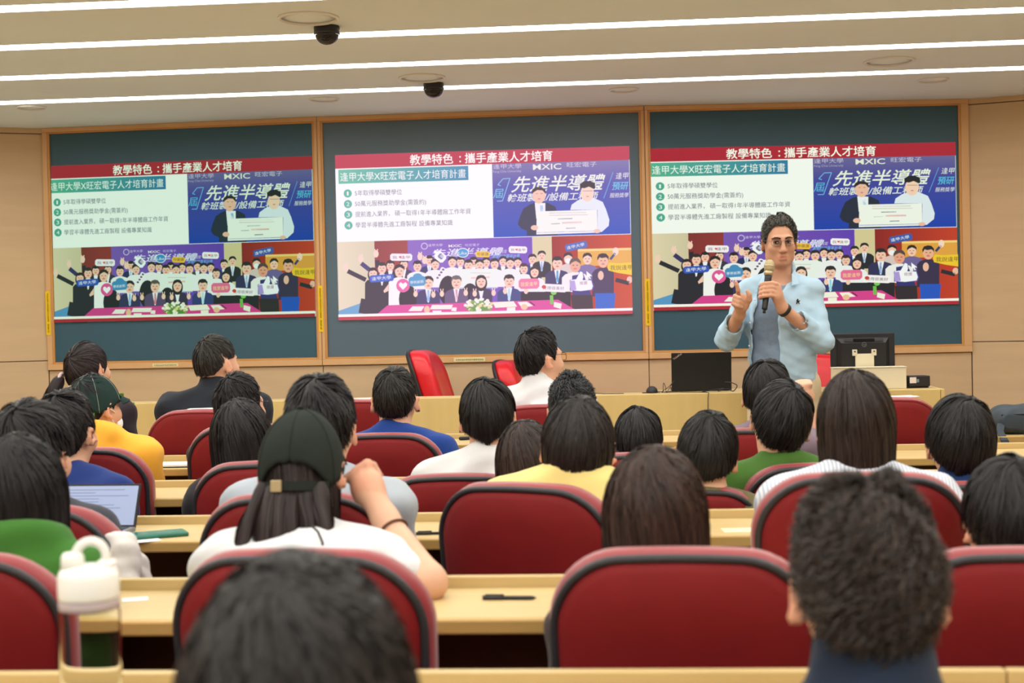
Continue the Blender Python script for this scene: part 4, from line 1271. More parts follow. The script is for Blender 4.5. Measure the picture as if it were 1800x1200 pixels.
def make_hair(parent, pos, R, st, name='hair'):
    """scalp-covering hair mass plus combed locks on it, one mesh"""
    rg = np.random.default_rng(st.get('seed', 0) + 11)
    G, Nn = hair_grid(st)
    n, m = G.shape[:2]
    base = np.array(srgb(*st['col'])[:3])
    V = [G.reshape(-1, 3)]
    C = [np.repeat(base[None] * .55, n * m, 0)]
    F_ = []
    for i in range(n):
        k = (i + 1) % n
        for j in range(m - 1):
            F_.append((i * m + j, i * m + j + 1, k * m + j + 1, k * m + j))
    # inner return at the hem so that the mass has thickness
    inn = G[:, -1] - Nn[:, -1] * .012 + np.array([0, 0, .012])
    b0 = n * m
    V.append(inn); C.append(np.repeat(base[None] * .5, n, 0))
    for i in range(n):
        k = (i + 1) % n
        F_.append((i * m + m - 1, b0 + i, b0 + k, k * m + m - 1))
    cnt = b0 + n
    N = int(st.get('n', 1500) * 2.0); K = st.get('seg', 6)
    wd = st.get('w', .0013)
    u0 = rg.random(N); L = rg.uniform(*st.get('len', (.22, .5)), N)
    s0 = rg.random(N) ** .8 * (1 - L * .8) - .02
    off0 = rg.uniform(-.002, .003, N); off1 = rg.uniform(-.001, st.get('lift', .006), N)
    clump = rg.normal(0, st.get('stray', .012), N)
    cphase = rg.uniform(0, 6.28, N); cw = st.get('curl', 0.0); cf = st.get('cfreq', 3.0)
    sweep = st.get('sweep', 0.0)
    shade = np.clip(rg.normal(.85, .36, N), .3, 2.2)
    rows = []; nr = []
    for k in range(K):
        q = k / (K - 1)
        s = s0 + L * q
        # locks gather: nudge toward clump centres
        cl = np.sin(u0 * 2 * math.pi * 19 + st.get('seed', 0)) * .006
        u = u0 + clump * q * .6 + cl * q + sweep * q * L + .004 * np.sin(9 * s + cphase) + st.get('swirl', .16) * np.exp(-np.maximum(s, 0) * 7)
        P = gsample(G, u, s); Q = gsample(Nn, u, s)
        P = P + Q * (off0 + (off1 - off0) * q)[:, None]
        over = np.maximum(s - 1, 0)
        P[:, 2] -= over * st.get('tail', .05)
        if cw:
            T = np.cross(Q, np.array([0, 0, 1.0]))
            P = P + T * (cw * np.sin(cphase + q * cf * 6.28))[:, None] + Q * (cw * np.cos(cphase + q * cf * 6.28))[:, None]
            P[:, 2] += cw * .6 * np.sin(cphase * 2 + q * cf * 6.28)
        rows.append(P); nr.append(Q)
    rows = np.array(rows); nr = np.array(nr)
    T = np.gradient(rows, axis=0)
    B = np.cross(T, nr); B /= np.linalg.norm(B, axis=2)[..., None] + 1e-9
    tw = rg.uniform(-.6, .6, N)[None, :, None]
    B = B * np.cos(tw) + nr * np.sin(tw)
    prof = np.array([.7] + [1.0] * (K - 2) + [.25])[:, None, None] * wd * rg.uniform(.6, 1.4, N)[None, :, None]
    A1, A2 = rows - B * prof, rows + B * prof
    SV = np.stack([A1, A2], 2).transpose(1, 0, 2, 3).reshape(-1, 3)     # strand, k, side
    V.append(SV)
    C.append(np.repeat(base[None] * shade[:, None], K * 2, 0))
    ids = cnt + np.arange(N)[:, None] * (K * 2) + np.arange(K - 1)[None] * 2
    ids = ids.ravel()
    F_ += np.stack([ids, ids + 1, ids + 3, ids + 2], 1).tolist()
    V = np.concatenate(V) @ np.array(R).T + np.array(pos)
    return meshobj(name, V, F_, M_HAIR, parent, True, cols=np.concatenate(C))

def make_cap(parent, pos, R, col, st, opening=True):
    """baseball cap: crown, visor, closing strap, button"""
    m = mat('cap_%d_%d_%d' % col, srgb(*col), .85, .15, .4, 700, .1, 25)
    hem = st['hem']
    G, Nn = hair_grid(dict(size=st['size'], t=.004, tilt=8, hem=hem, fade=0, lump=.0), 64, 16)
    n, k_ = G.shape[:2]
    inner = G - Nn * .004
    V = np.concatenate([G.reshape(-1, 3), inner[:, -1]])
    F_ = []
    for i in range(n):
        k = (i + 1) % n
        for j in range(k_ - 1): F_.append((i * k_ + j, i * k_ + j + 1, k * k_ + j + 1, k * k_ + j))
        F_.append((i * k_ + k_ - 1, n * k_ + i, n * k_ + k, k * k_ + k_ - 1))
    T = lambda P: np.asarray(P) @ np.array(R).T + np.array(pos)
    person_ = parent
    parent = meshobj('cap', T(V), F_, m, person_, True)
    a, b, c = st['size']
    for q in range(6):
        i = int(n * (q / 6.0)) % n
        tube('cap_seam', T(G[i] + Nn[i] * .0005), .0012, st.get('seam', m), parent, 5)
    lathe('cap_button', [(0.007, 0), (.006, .004), (0, .005)], m, parent, 12, tuple(T([G[0, 0] + Nn[0, 0] * .002])[0]))
    # visor
    V, F_ = [], []
    for j, e in enumerate((0, .03, .055, .068)):
        for i in range(15):
            q = math.radians(-62 + 124 * i / 14)
            rr = 1 + e / .13 * (math.cos(q) ** 1.2)
            V.append(((a + .004) * math.sin(q) * (1 + e * .8), (b + .004) * math.cos(q) * rr, .042 - e * .25 - .25 * (math.sin(q) ** 2) * .06))
    nv = len(V)
    V += [(x, y, z - .003) for x, y, z in V]
    for j in range(3):
        for i in range(14):
            p = j * 15 + i
            F_.append((p, p + 1, p + 16, p + 15)); F_.append((nv + p, nv + p + 15, nv + p + 16, nv + p + 1))
    for i in range(14):
        p = 45 + i; F_.append((p, p + 1, nv + p + 1, nv + p))
    meshobj('cap_visor', T(V), F_, m, parent, True)
    if opening:
        z0 = st.get('strap_z', -.012)
        pts = [((a + .006) * math.sin(q), (b + .006) * math.cos(q), z0) for q in np.radians(np.linspace(128, 232, 14))]
        V, F_ = [], []
        for x, y, z in pts:
            V += [(x, y, z - .009), (x, y, z + .009), (x * .97, y * .97, z + .009), (x * .97, y * .97, z - .009)]
        for i in range(13):
            for q in range(4): F_.append((i * 4 + q, i * 4 + (q + 1) % 4, i * 4 + 4 + (q + 1) % 4, i * 4 + 4 + q))
        meshobj('cap_strap', T(V), F_, st.get('strap', m), parent)
        if st.get('buckle'):
            q = math.radians(st['buckle'])
            bm = bmesh.new(); box(bm, -.012, .012, -.003, .003, -.012, .012, .002)
            o = bmobj('cap_buckle', bm, mat('buckle_brass', srgb(176, 158, 120), .4, .5, metal=.4), parent)
            o.matrix_local = Matrix.Translation(T([[(a + .009) * math.sin(q), (b + .009) * math.cos(q), z0]])[0]) @ Matrix(R.tolist()).to_4x4() @ Matrix.Rotation(-q, 4, 'Z')

def add_head(F_, H, R, sk=1.0, face=True):
    """cranium, jaw, nose, ears"""
    T = lambda *p: np.array(p) @ np.array(R).T + H
    F_.ell(T(0, -.008, .022), (.074 * sk, .092 * sk, .093 * sk), R, k=0)
    F_.ell(T(0, .03, -.04), (.057 * sk, .062 * sk, .074 * sk), R, k=.04)
    F_.ell(T(0, .052, -.092), (.026, .026, .02), R, k=.03)
    if face:
        F_.cap(T(0, .088, .008), T(0, .106, -.034), .009, .0125, k=.014)
        F_.cap(T(-.03, .083, .022), T(.03, .083, .022), .011, .011, k=.02)
        F_.cap(T(-.016, .088, -.066), T(.016, .088, -.066), .0075, .0075, k=.012)
        for s in (-1, 1):
            F_.ell(T(s * .032, .094, .006), (.016, .010, .010), R, k=.012, op='sub')
            F_.ell(T(s * .04, .066, -.03), (.022, .02, .02), R, k=.03)
    for s in (-1, 1):
        Re = np.array(R) @ np.array(Matrix.Rotation(s * math.radians(-34), 3, 'Z'))
        F_.ell(T(s * .084 * sk, -.008, -.012), (.009, .021, .033), Re, k=.008)
        F_.ell(T(s * .091 * sk, -.002, -.008), (.006, .010, .017), Re, k=.006, op='sub')

def skin_cols(V, col, H=None, R=None):
    c = np.repeat(np.array(srgb(*col)[:3])[None], len(V), 0)
    if H is not None:
        L = (V - H) @ np.array(R)
        ear = np.clip((np.abs(L[:, 0]) - .077) / .008, 0, 1) * (np.abs(L[:, 2]) < .05) * (np.abs(L[:, 1]) < .05)
        c *= 1 + ear[:, None] * np.array([.02, -.12, -.14])
    return c

SKINC = (214, 166, 138)
PANTS = [(48, 50, 60), (40, 44, 66), (66, 62, 58), (30, 30, 34)]
def person(label, head, body, style, top_col, hy=0.0, hp=0.0, hr=0.0, by=0.0, wide=1.0, sleeve='short', collar='crew', cap=None,
           arms=None, skin=SKINC, h=.0115, group=None, top_mat=None, sk=1.0, hood=None, pants=0, seat=.47, glasses=None, desk=True, extra=None, drop=0.0):
    """seated audience member. head: centre of the head (world); body: hip (x, y) on the floor plan; by: body turn"""
    t = thing('person', label, 'person', (body[0], body[1], 0), math.radians(by), group)
    cb, sb = math.cos(-math.radians(by)), math.sin(-math.radians(by))
    dx, dy = head[0] - body[0], head[1] - body[1]
    H = np.array([dx * cb - dy * sb, dx * sb + dy * cb, head[2] + .012])
    R = rotm(hy - by, hp, hr)
    NB = H + np.array([0, -.03 - .05 * math.sin(math.radians(hp)), -.105 - drop])
    SCt = H * np.array([.85, .9, 1]) + np.array([0, -.045, -.165 - drop])
    hip = np.array([0, 0.03, seat])
    chest = SCt * .72 + hip * .28 + np.array([0, .012, 0])
    sh = {s: SCt + np.array([s * .152 * wide, 0, -.022]) for s in (-1, 1)}
    A = {}
    for s in (-1, 1):
        if arms and s in arms:
            A[s] = [np.array(p, float) for p in arms[s]]
        else:
            el = sh[s] + np.array([s * .025, .05, -.24]); el[2] = max(el[2], .52)
            A[s] = [el, np.array([s * .09, el[1] + .2, .585])]
    def torso(F_, g):
        F_.ell(hip + [0, 0, -.01], (.165 * wide + g, .13 + g, .12 + g), k=0)
        F_.cap(hip, chest, .115 + g, .12 + g, k=.06, flat=(1.25 * wide, 1))
        F_.ell(chest, (.152 * wide + g, .104 + g, .15 + g), k=.06)
        F_.cap(sh[-1], sh[1], .05 + g, .05 + g, k=.06)
        for s in (-1, 1):
            F_.cap(NB + [0, -.005, -.012], sh[s] + [0, 0, .004], .04 + g, .04 + g, k=.05)
    def legs(F_, g, shoe=True):
        for s in (-1, 1):
            kn = np.array([s * .11, .40, seat + .02]); an = np.array([s * .11, .36, .09])
            F_.cap(hip + [s * .085, 0, -.02], kn, .078 + g, .056 + g, k=.04)
            F_.cap(kn, an, .055 + g, .04 + g, k=.02)
    lo = np.array([-.42, -.2, 0]); hi = np.array([.42, .62, H[2] + .16])
    for s in (-1, 1):
        for p in A[s]:
            lo = np.minimum(lo, p - .13); hi = np.maximum(hi, p + .13)
    lo[0] = min(lo[0], H[0] - .3); hi[0] = max(hi[0], H[0] + .3); hi[1] = max(hi[1], H[1] + .16); lo[1] = min(lo[1], H[1] - .2); lo[2] = 0
    # body: one continuous skin surface
    F_ = Field(lo, hi, h)
    torso(F_, -.012)
    legs(F_, -.01)
    F_.cap(NB + [0, -.004, -.03], H + np.array(R) @ np.array([0, -.018, -.06]), .056 * sk, .052 * sk, k=.035)
    add_head(F_, H, R, sk)
    for s in (-1, 1):
        el, wr = A[s][0], A[s][1]
        F_.cap(sh[s], el, .043, .036, k=.03)
        F_.cap(el, wr, .037, .026, k=.02)
        if len(A[s]) == 2:
            d = (wr - el) / np.linalg.norm(wr - el)
            sd = np.cross(d, [0, 0, 1.0]); sd /= np.linalg.norm(sd) + 1e-9
            pc = wr + d * .045
            F_.ell(pc, (.036, .04, .02), k=.03)
            for q in range(4):
                b0 = pc + sd * (q - 1.5) * .019 + d * .03
                F_.cap(b0, b0 + d * (.05 - abs(q - 1.3) * .008) + [0, 0, -.01], .0095, .008, k=.006)
            F_.cap(pc - sd * s * -.03 - d * .01, pc - sd * s * -.055 + d * .03, .011, .009, k=.01)
    if extra: extra(F_, H, R, A)
    V, Fc = F_.mesh()
    meshobj('body', V, Fc, M_SKIN, t, True, cols=skin_cols(V, skin, H, R))
    # top
    F_ = Field(lo, hi, h)
    g = .008
    torso(F_, g)
    ln = .55 if sleeve == 'short' else 1.0
    for s in (-1, 1):
        el, wr = A[s][0], A[s][1]
        F_.cap(sh[s], sh[s] + (el - sh[s]) * ln, .052 + g, (.05 if sleeve == 'short' else .042) + g, k=.03)
        if sleeve == 'long':
            F_.cap(el, el + (wr - el) * .93, .042 + g, .032 + g, k=.02)
    up = (H + np.array(R) @ np.array([0, -.018, -.06]) - NB); up /= np.linalg.norm(up)
    nb = NB + [0, -.004, -.03]
    if collar == 'crew':
        F_.cap(nb - up * .01, nb + up * .016, .068, .062, k=.012)
    elif collar in ('shirt', 'suit'):
        F_.cap(nb - up * .01, nb + up * .045, .07, .066, k=.008)
    elif collar == 'turtle':
        F_.cap(nb - up * .01, nb + up * (.085 + drop), .076, .068, k=.02)
    if hood:
        for q in range(9):
            an = math.radians(200 + 140 * q / 8); an2 = math.radians(200 + 140 * (q + 1) / 8)
            if q < 8:
                F_.cap(nb + [.1 * math.cos(an), .075 * math.sin(an) + .01, .04 - .02 * math.cos(an) ** 2], nb + [.1 * math.cos(an2), .075 * math.sin(an2) + .01, .04 - .02 * math.cos(an2) ** 2], .037, .037, k=.02)
        F_.ell(nb + [0, -.075, -.05], (.1, .045, .08), k=.04)
    F_.cut(lambda x, y, z: z - (seat - .06) + 0 * x + 0 * y)
    F_.wrinkle(.0046, 33, sum(map(ord, label)) % 17)
    V, Fc = F_.mesh()
    mt = top_mat or mat('cloth_%d_%d_%d' % top_col, srgb(*top_col), .85, .2, .25, 700, .05, 10, sheen=.1)
    meshobj({'suit': 'jacket', 'shirt': 'shirt'}.get(collar, 'hoodie' if hood else 'shirt'), V, Fc, mt, t, True)
    # trousers and shoes
    F_ = Field((-.3, -.2, 0.02), (.3, .62, seat + .12), .014)
    F_.ell(hip + [0, 0, -.012], (.17 * wide, .136, .122), k=0)
    legs(F_, .004)
    F_.cut(lambda x, y, z: (seat + .05) - z + 0 * x + 0 * y)
    V, Fc = F_.mesh()
    pc = PANTS[pants % 4]
    meshobj('trousers', V, Fc, mat('pants_%d_%d_%d' % pc, srgb(*pc), .85, .2, .2, 600), t, True)
    for s in (-1, 1):
        F2 = Field((s * .11 - .08, .24, -.01), (s * .11 + .08, .58, .12), .01)
        F2.ell((s * .11, .37, .045), (.045, .07, .045), k=0).ell((s * .11, .45, .035), (.045, .1, .036), k=.04)
        F2.cut(lambda x, y, z: z - .002 + 0 * x + 0 * y)
        V, Fc = F2.mesh()
        meshobj('shoe', V, Fc, mat('shoe_dark', srgb(44, 42, 42), .6), t, True)
    if style: make_hair(t, H, R, style)
    if cap: make_cap(t, H, R, cap['col'], cap)
    if glasses: make_glasses(t, H, R)
    return t, H, R, A

def make_glasses(parent, H, R, col=(30, 30, 34), r=.0012, zc=.006, yc=.098, w=.024, hh=.015, thin=False):
    T = lambda P: np.asarray(P) @ np.array(R).T + np.array(H)
    m = mat('spectacle_frame_%d' % col[0], srgb(*col), .35, .5)
    ml = mat('spectacle_lens', (1, 1, 1, 1), .0, .5, trans=1.0, ior=1.01)
    parent = tube('glasses', T([(-.009, yc + .004, zc + .006), (0, yc + .007, zc + .009), (.009, yc + .004, zc + .006)]), r, m, parent, 5)
    for s in (-1, 1):
        ring = [(s * .033 + w * math.copysign(abs(math.cos(q)) ** .6, math.cos(q)), yc + .004 - .0 - .25 * abs(s * .033 + w * math.cos(q)) ** 2 * 8, zc + hh * math.copysign(abs(math.sin(q)) ** .6, math.sin(q))) for q in np.linspace(0, 6.283, 22, endpoint=False)]
        tube('glasses_rim', T(ring), r, m, parent, 5, True)
        meshobj('lens', T(ring), [tuple(range(22))], ml, parent)
        tube('glasses_temple', T([(s * (.033 + w), yc - .004, zc + hh * .6), (s * .077, .06, zc + .012), (s * .083, .0, zc + .012), (s * .083, -.02, zc - .004)]), r, m, parent, 5)

def hs(base, **k):
    d = dict(hem=SHORT, col=(24, 21, 22), n=1500, seed=0)
    if base == 'bowl': d.update(hem=BOWL, t=.017, fade=.45, len=(.3, .6), lift=.006)
    if base == 'short': d.update(t=.012, fade=.9, sides=.55, len=(.12, .3), lift=.008)
    if base == 'long': d.update(hem=LONG(.32), t=.011, fade=.0, long=True, len=(.35, .85), lift=.004, n=2000, seg=9, tilt=12, lump=.06, stray=.006)
    if base == 'bob': d.update(hem=BOB(.13), t=.014, fade=.2, long=True, len=(.4, .8), lift=.005, n=1900, tilt=20, lump=.06, stray=.008)
    d.update(k)
    return d

BLK, BRN, DBR = (26, 23, 24), (56, 38, 32), (38, 30, 28)
# ---- row nearest the viewer
person('person in the foreground with dark straight hair, out of focus at the bottom', (-0.289, 1.23, .915), (-0.30, 1.2), hs('long', col=(40, 36, 35), hem=LONG(.34), seed=1, n=2600, size=(.09, .108, .122), t=.016, tilt=20, curl=.002, w=.0018), (70, 70, 76), h=.013, seat=.42)
person('man with curly dark brown hair and navy high collar at lower right', (.294, 1.75, .915), (.29, 1.68), hs('short', col=(50, 39, 33), hem=[(0, .05), (55, .02), (78, .012), (100, .01), (115, -.02), (145, -.055), (180, -.066)], seed=2, n=5200, curl=.0085, cfreq=1.5, lift=.015, t=.020, fade=.8, len=(.14, .3), w=.0011, lump=.35, stray=.03, tilt=24, seg=9), (34, 44, 62), collar='turtle', sleeve='long', h=.0095, hp=6, seat=.42, sk=1.06, drop=.02, wide=.95)
# ---- second row
person('girl with long dark hair in a green hoodie at far left', (-1.19, 2.72, .92), (-1.22, 2.6), hs('long', col=BLK, seed=3, hem=LONG(.25), hr=0, size=(.086, .1, .12)), (58, 108, 40), hood=True, sleeve='long', hy=6, h=.0115, seat=.42, drop=-.035, wide=.92)

def lock(parent, pts, r0, r1, col, n=500, K=10, seed=0, name='ponytail', wave=.004):
    """a bundle of hair along a curve"""
    rg = np.random.default_rng(seed)
    P = np.array(pts, float)
    u = np.linspace(0, 1, len(P)); q = np.linspace(0, 1, K)
    Cn = np.stack([np.interp(q, u, P[:, k]) for k in range(3)], 1)
    T = np.gradient(Cn, axis=0); T /= np.linalg.norm(T, axis=1)[:, None]
    Nn = np.cross(T, [1.0, .2, 0]); Nn /= np.linalg.norm(Nn, axis=1)[:, None]
    B = np.cross(T, Nn)
    rad = np.interp(q, [0, .15, .5, 1], [r0 * .55, r0 * .9, r0, r1])
    an = rg.uniform(0, 6.28, n); rr = np.sqrt(rg.random(n))
    rows = Cn[:, None] + (Nn[:, None] * np.cos(an)[None, :, None] + B[:, None] * np.sin(an)[None, :, None]) * (rad[:, None] * rr[None])[..., None]
    rows = rows + wave * np.sin(q[:, None] * 7 + an[None] * 2)[..., None] * B[:, None]
    out = Nn[:, None] * np.cos(an)[None, :, None] + B[:, None] * np.sin(an)[None, :, None]
    S_ = np.cross(T[:, None], out)
    wdt = .0012 * np.array([1] * (K - 1) + [.3])[:, None, None]
    SV = np.stack([rows - S_ * wdt, rows + S_ * wdt], 2).transpose(1, 0, 2, 3).reshape(-1, 3)
    ids = (np.arange(n)[:, None] * (K * 2) + np.arange(K - 1)[None] * 2).ravel()
    F_ = np.stack([ids, ids + 1, ids + 3, ids + 2], 1).tolist()
    base = np.array(srgb(*col)[:3])
    C = np.repeat(base[None] * np.clip(rg.normal(1.1, .35, n), .4, 2.2)[:, None], K * 2, 0)
    # core so that the bundle is opaque
    m = 10
    b0 = len(SV); V2 = []
    for k in range(K):
        for j in range(m):
            a_ = 2 * math.pi * j / m
            V2.append(Cn[k] + (Nn[k] * math.cos(a_) + B[k] * math.sin(a_)) * rad[k] * .6)
    for k in range(K - 1):
        for j in range(m):
            F_.append((b0 + k * m + j, b0 + k * m + (j + 1) % m, b0 + (k + 1) * m + (j + 1) % m, b0 + (k + 1) * m + j))
    V = np.concatenate([SV, np.array(V2)]); C = np.concatenate([C, np.repeat(base[None] * .7, len(V2), 0)])
    return meshobj(name, V, F_, M_HAIR, parent, True, cols=C)

def fist(F_, c, R, s=1):
    """closed hand: palm, four curled fingers, thumb; R columns: across, out of the back, along the knuckles"""
    T = lambda x, y, z: np.array(c) + np.array(R) @ np.array([x, y, z])
    F_.ell(T(0, 0, 0), (.036, .022, .04), R, k=.02)
    for q in range(4):
        x = (q - 1.5) * .018
        F_.cap(T(x, .012, .038), T(x, -.022, .05 - abs(q - 1.3) * .004), .0105, .0095, k=.006)
        F_.cap(T(x, -.022, .05 - abs(q - 1.3) * .004), T(x, -.03, .018), .0095, .0085, k=.005)
    F_.cap(T(-.03 * s, -.01, -.01), T(-.034 * s, -.028, .02), .0115, .0105, k=.01)
    F_.cap(T(-.034 * s, -.028, .02), T(-.012 * s, -.036, .034), .0105, .009, k=.006)

def cheek_hand(F_, H, R, A):
    w_, f_ = A[1][1], A[1][2]
    F_.cap(w_, f_, .027, .028, k=.02)
    d = (f_ - w_) / np.linalg.norm(f_ - w_)
    a_ = np.cross([0, 1.0, 0], d); a_ /= np.linalg.norm(a_); b_ = np.cross(d, a_)
    fist(F_, f_, np.stack([a_, -b_, d], 1), 1)

t, H, R, A = person('woman in a dark green cap and white T-shirt, hand at her cheek', (-.661, 2.90, .952), (-.60, 2.50),
    hs('long', col=(44, 34, 34), seed=4, hem=[(0, .03), (45, .0), (62, -.06), (72, -.16), (110, -.19), (180, -.21)], size=(.07, .09, .1), t=.008, lift=.006, stray=.014, flare=.1, tuck=.2, n=1900), (208, 208, 210), h=.0085,
    arms={1: [(.215, .27, .752), (.115, .385, .86), (.07, .43, .925)]}, extra=cheek_hand, hp=8, seat=.42,
    cap=dict(col=(38, 44, 40), size=(.086, .106, .122), hem=[(0, .03), (60, .01), (100, -.02), (128, -.04), (148, -.012), (165, .006), (180, .01)], strap_z=-.036, buckle=196))
for k, (x0, dx, z1, rr) in enumerate([(-.035, -.02, -.29, .03), (.03, .02, -.27, .024), (-.07, -.03, -.2, .02), (.065, .012, -.2, .02), (.0, .005, -.25, .026), (-.015, -.01, -.22, .03), (.045, .03, -.25, .014)]):
    lock(t, [H + np.array([x0 * .8, -.082, -.02]), H + np.array([x0 + dx * .5, -.118, -.1]), H + np.array([x0 + dx, -.16, z1])], rr, rr * .35, (44, 34, 34), 700, 10, k, 'hair_lock')
tube('hair_curl', [H + np.array([.06 + .03 * u + .018 * math.sin(9 * u), -.185 - .03 * u, -.12 - .09 * u + .03 * math.cos(9 * u)]) for u in np.linspace(0, 1, 16)], .0025, mat('curl_brown', srgb(44, 34, 34), .5), t, 5)
w_ = A[1][1]; d = Vector(A[1][0] - A[1][1]).normalized()
u = d.orthogonal().normalized(); v_ = d.cross(u)
tube('bracelet', [Vector(w_) + d * .035 + (u * math.cos(q) + v_ * math.sin(q)) * .031 for q in np.linspace(0, 6.283, 20, endpoint=False)], .003, mat('bracelet_brown', srgb(92, 56, 40), .6), t, 6, True)

person('woman with straight brown hair in the large red chair', (.058, 2.5, .90), (.075, 2.48), hs('long', col=BRN, seed=5, hem=LONG(.33), size=(.08, .098, .114), n=2800, t=.013, lift=.003, flare=.06), (70, 60, 56), seat=.42, wide=.82)
person('black-haired person cut off by the right edge', (.735, 2.75, .845), (.72, 2.52), hs('bowl', col=BLK, seed=6, size=(.079, .097, .113), t=.017, n=2000, hem=[(0, .03), (45, .02), (65, -.012), (100, -.01), (120, -.05), (180, -.085)]), (60, 62, 70), hp=8, seat=.42)
# ---- third row
person('person with bushy black hair at far left, behind the green hoodie', (-1.385, 3.25, .955), (-1.37, 3.36), hs('bowl', col=BLK, seed=7, t=.024, lift=.012, stray=.03, n=1900), (60, 62, 70), hy=-8, seat=.42)
person('man in a pale grey T-shirt behind the dark green cap', (-.735, 3.45, .992), (-.735, 3.34), hs('short', col=BLK, seed=8, t=.024, fade=.6, lift=.012, len=(.16, .34), stray=.03, n=2400, tilt=20, hem=[(0, .06), (55, .02), (80, .005), (100, .005), (120, -.04), (180, -.075)]), (166, 174, 184), seat=.43, wide=1.12)
person('woman with a dark bob in a pale yellow shirt', (-.103, 3.40, .943), (-.14, 3.39), hs('bob', col=(40, 34, 33), seed=9, hem=BOB(.052), size=(.077, .096, .112), t=.013, n=2300, side=8, flare=.3, tuck=.2), (226, 206, 132), hy=-4, hr=2, seat=.42, by=-6, drop=-.055, wide=1.1, h=.0105)
m_str = mat('striped_cloth', srgb(232, 234, 240), .85, .2, .2, 600)
nt = m_str.node_tree
tc = nt.nodes.new('ShaderNodeTexCoord'); wv = nt.nodes.new('ShaderNodeTexWave'); cr = nt.nodes.new('ShaderNodeValToRGB')
wv.bands_direction = 'X'; wv.inputs['Scale'].default_value = 38; wv.inputs['Distortion'].default_value = 1.2; wv.inputs['Detail'].default_value = 0
cr.color_ramp.elements[0].color = srgb(170, 178, 196); cr.color_ramp.elements[0].position = .25
cr.color_ramp.elements[1].color = srgb(214, 217, 224); cr.color_ramp.elements[1].position = .5
nt.links.new(tc.outputs['Object'], wv.inputs['Vector']); nt.links.new(wv.outputs['Fac'], cr.inputs[0])
nt.links.new(cr.outputs[0], nt.nodes['Principled BSDF'].inputs['Base Color'])
t, H, R, A = person('woman with long dark brown hair in a white striped shirt', (.545, 3.35, .992), (.51, 3.16), hs('long', col=(46, 35, 30), seed=10, hem=LONG(.16), size=(.077, .095, .114), t=.013, n=2600, flare=-.1, tuck=.9, lift=.004), (232, 234, 240), collar='shirt', sleeve='long', top_mat=m_str, h=.0105, wide=1.1, seat=.43, drop=-.01)
for k, (x0, dx, z1) in enumerate([(-.06, -.035, -.31), (.07, .03, -.29), (.0, .0, -.3), (-.03, -.03, -.33), (.04, .05, -.27)]):
    lock(t, [H + np.array([x0, -.1, -.1]), H + np.array([x0 + dx * .4, -.118, -.2]), H + np.array([x0 + dx, -.135, z1])], .016, .004, (46, 35, 30), 400, 8, k, 'hair_lock')
# ---- fourth row
person('short-haired man in a navy shirt behind the lit laptop', (-1.645, 4.12, .942), (-1.635, 4.13), hs('short', col=BLK, seed=11, t=.022, fade=.7, n=1400), (34, 54, 116), seat=.42, hy=-6)
person('girl with long dark hair, between the two caps', (-1.163, 4.30, .898), (-1.09, 4.28), hs('long', col=BLK, seed=12, hem=LONG(.26), size=(.078, .096, .112), t=.018, n=1800, flare=.1), (44, 42, 46), seat=.42, hr=-4, wide=.78)
person('man with a black bowl haircut in a white T-shirt', (-.406, 4.35, .948), (-.42, 4.28), hs('bowl', col=BLK, seed=13, t=.018, n=1900, hem=[(0, .03), (45, .02), (65, -.012), (100, .0), (120, -.04), (180, -.08)]), (208, 208, 208), hp=10, hr=-3, seat=.43, wide=1.1)
person('girl with long brown hair, half hidden by the dark bob', (-.262, 3.98, .838), (-.215, 4.05), hs('long', col=(54, 40, 36), seed=14, hem=LONG(.24), size=(.076, .094, .116), t=.016, n=1700, flare=.25), (70, 56, 50), seat=.40, hr=-4)
t, H, R, A = person('young man in an olive shirt with white collar line', (.237, 4.0, .858), (.235, 4.12), hs('bowl', col=BLK, seed=15, t=.018, n=2000, tilt=34, hem=[(0, .03), (45, .02), (65, .0), (100, .0), (120, -.04), (180, -.076)]), (100, 90, 58), hp=12, hr=9, seat=.40)
person('man in a green T-shirt, head tilted right', (.474, 4.27, .925), (.485, 4.36), hs('bowl', col=BLK, seed=16, t=.02, n=2000, tilt=34, side=10, lift=.01), (70, 108, 44), hp=6, hr=12, seat=.42, wide=1.1)
person('man with thick black hair and navy collar at right', (.915, 3.92, .89), (.90, 4.0), hs('bowl', col=BLK, seed=17, t=.021, n=2200, side=12, size=(.078, .096, .112), hem=[(0, .03), (45, .02), (65, -.012), (100, -.01), (120, -.05), (180, -.09)]), (28, 52, 96), collar='shirt', hp=6, seat=.40)
# ---- fifth row
t, H, R, A = person('man in a yellow hoodie and dark teal cap, wearing a mask', (-1.857, 4.90, .970), (-1.83, 4.97), hs('short', col=BLK, seed=18, t=.010, n=700), (232, 170, 62), hood=True, sleeve='long', hy=-24, seat=.43, wide=1.2, drop=-.02,
    cap=dict(col=(32, 52, 50), size=(.083, .103, .118), hem=[(0, .03), (60, .016), (100, -.004), (128, -.02), (150, .015), (165, .03), (180, .032)], strap_z=-.02, strap=mat('strap_green', srgb(110, 186, 60), .5), seam=mat('cap_stitch', srgb(120, 130, 120), .7)))
T = lambda P: np.asarray(P) @ R.T + H
F_ = Field(H - .14, H + .14, .006)
F_.ell(T([[0, .062, -.058]])[0], (.062, .05, .048), R, k=0); F_.ell(T([[0, .045, -.058]])[0], (.056, .056, .06), R, k=0, op='sub')
V, Fc = F_.mesh(); meshobj('face_mask', V, Fc, mat('mask_white', srgb(236, 238, 240), .8), t, True)
tube('mask_strap', T([(.055, .06, -.03), (.075, .02, -.01), (.082, -.005, .0)]), .0018, mat('mask_white', srgb(236, 238, 240), .8), t, 5)
tube('mask_strap', T([(.055, .06, -.08), (.075, .02, -.05), (.082, -.012, -.02)]), .0018, mat('mask_white', srgb(236, 238, 240), .8), t, 5)
bm = bmesh.new(); box(bm, -.014, .014, -.0015, .0015, -.012, .012)
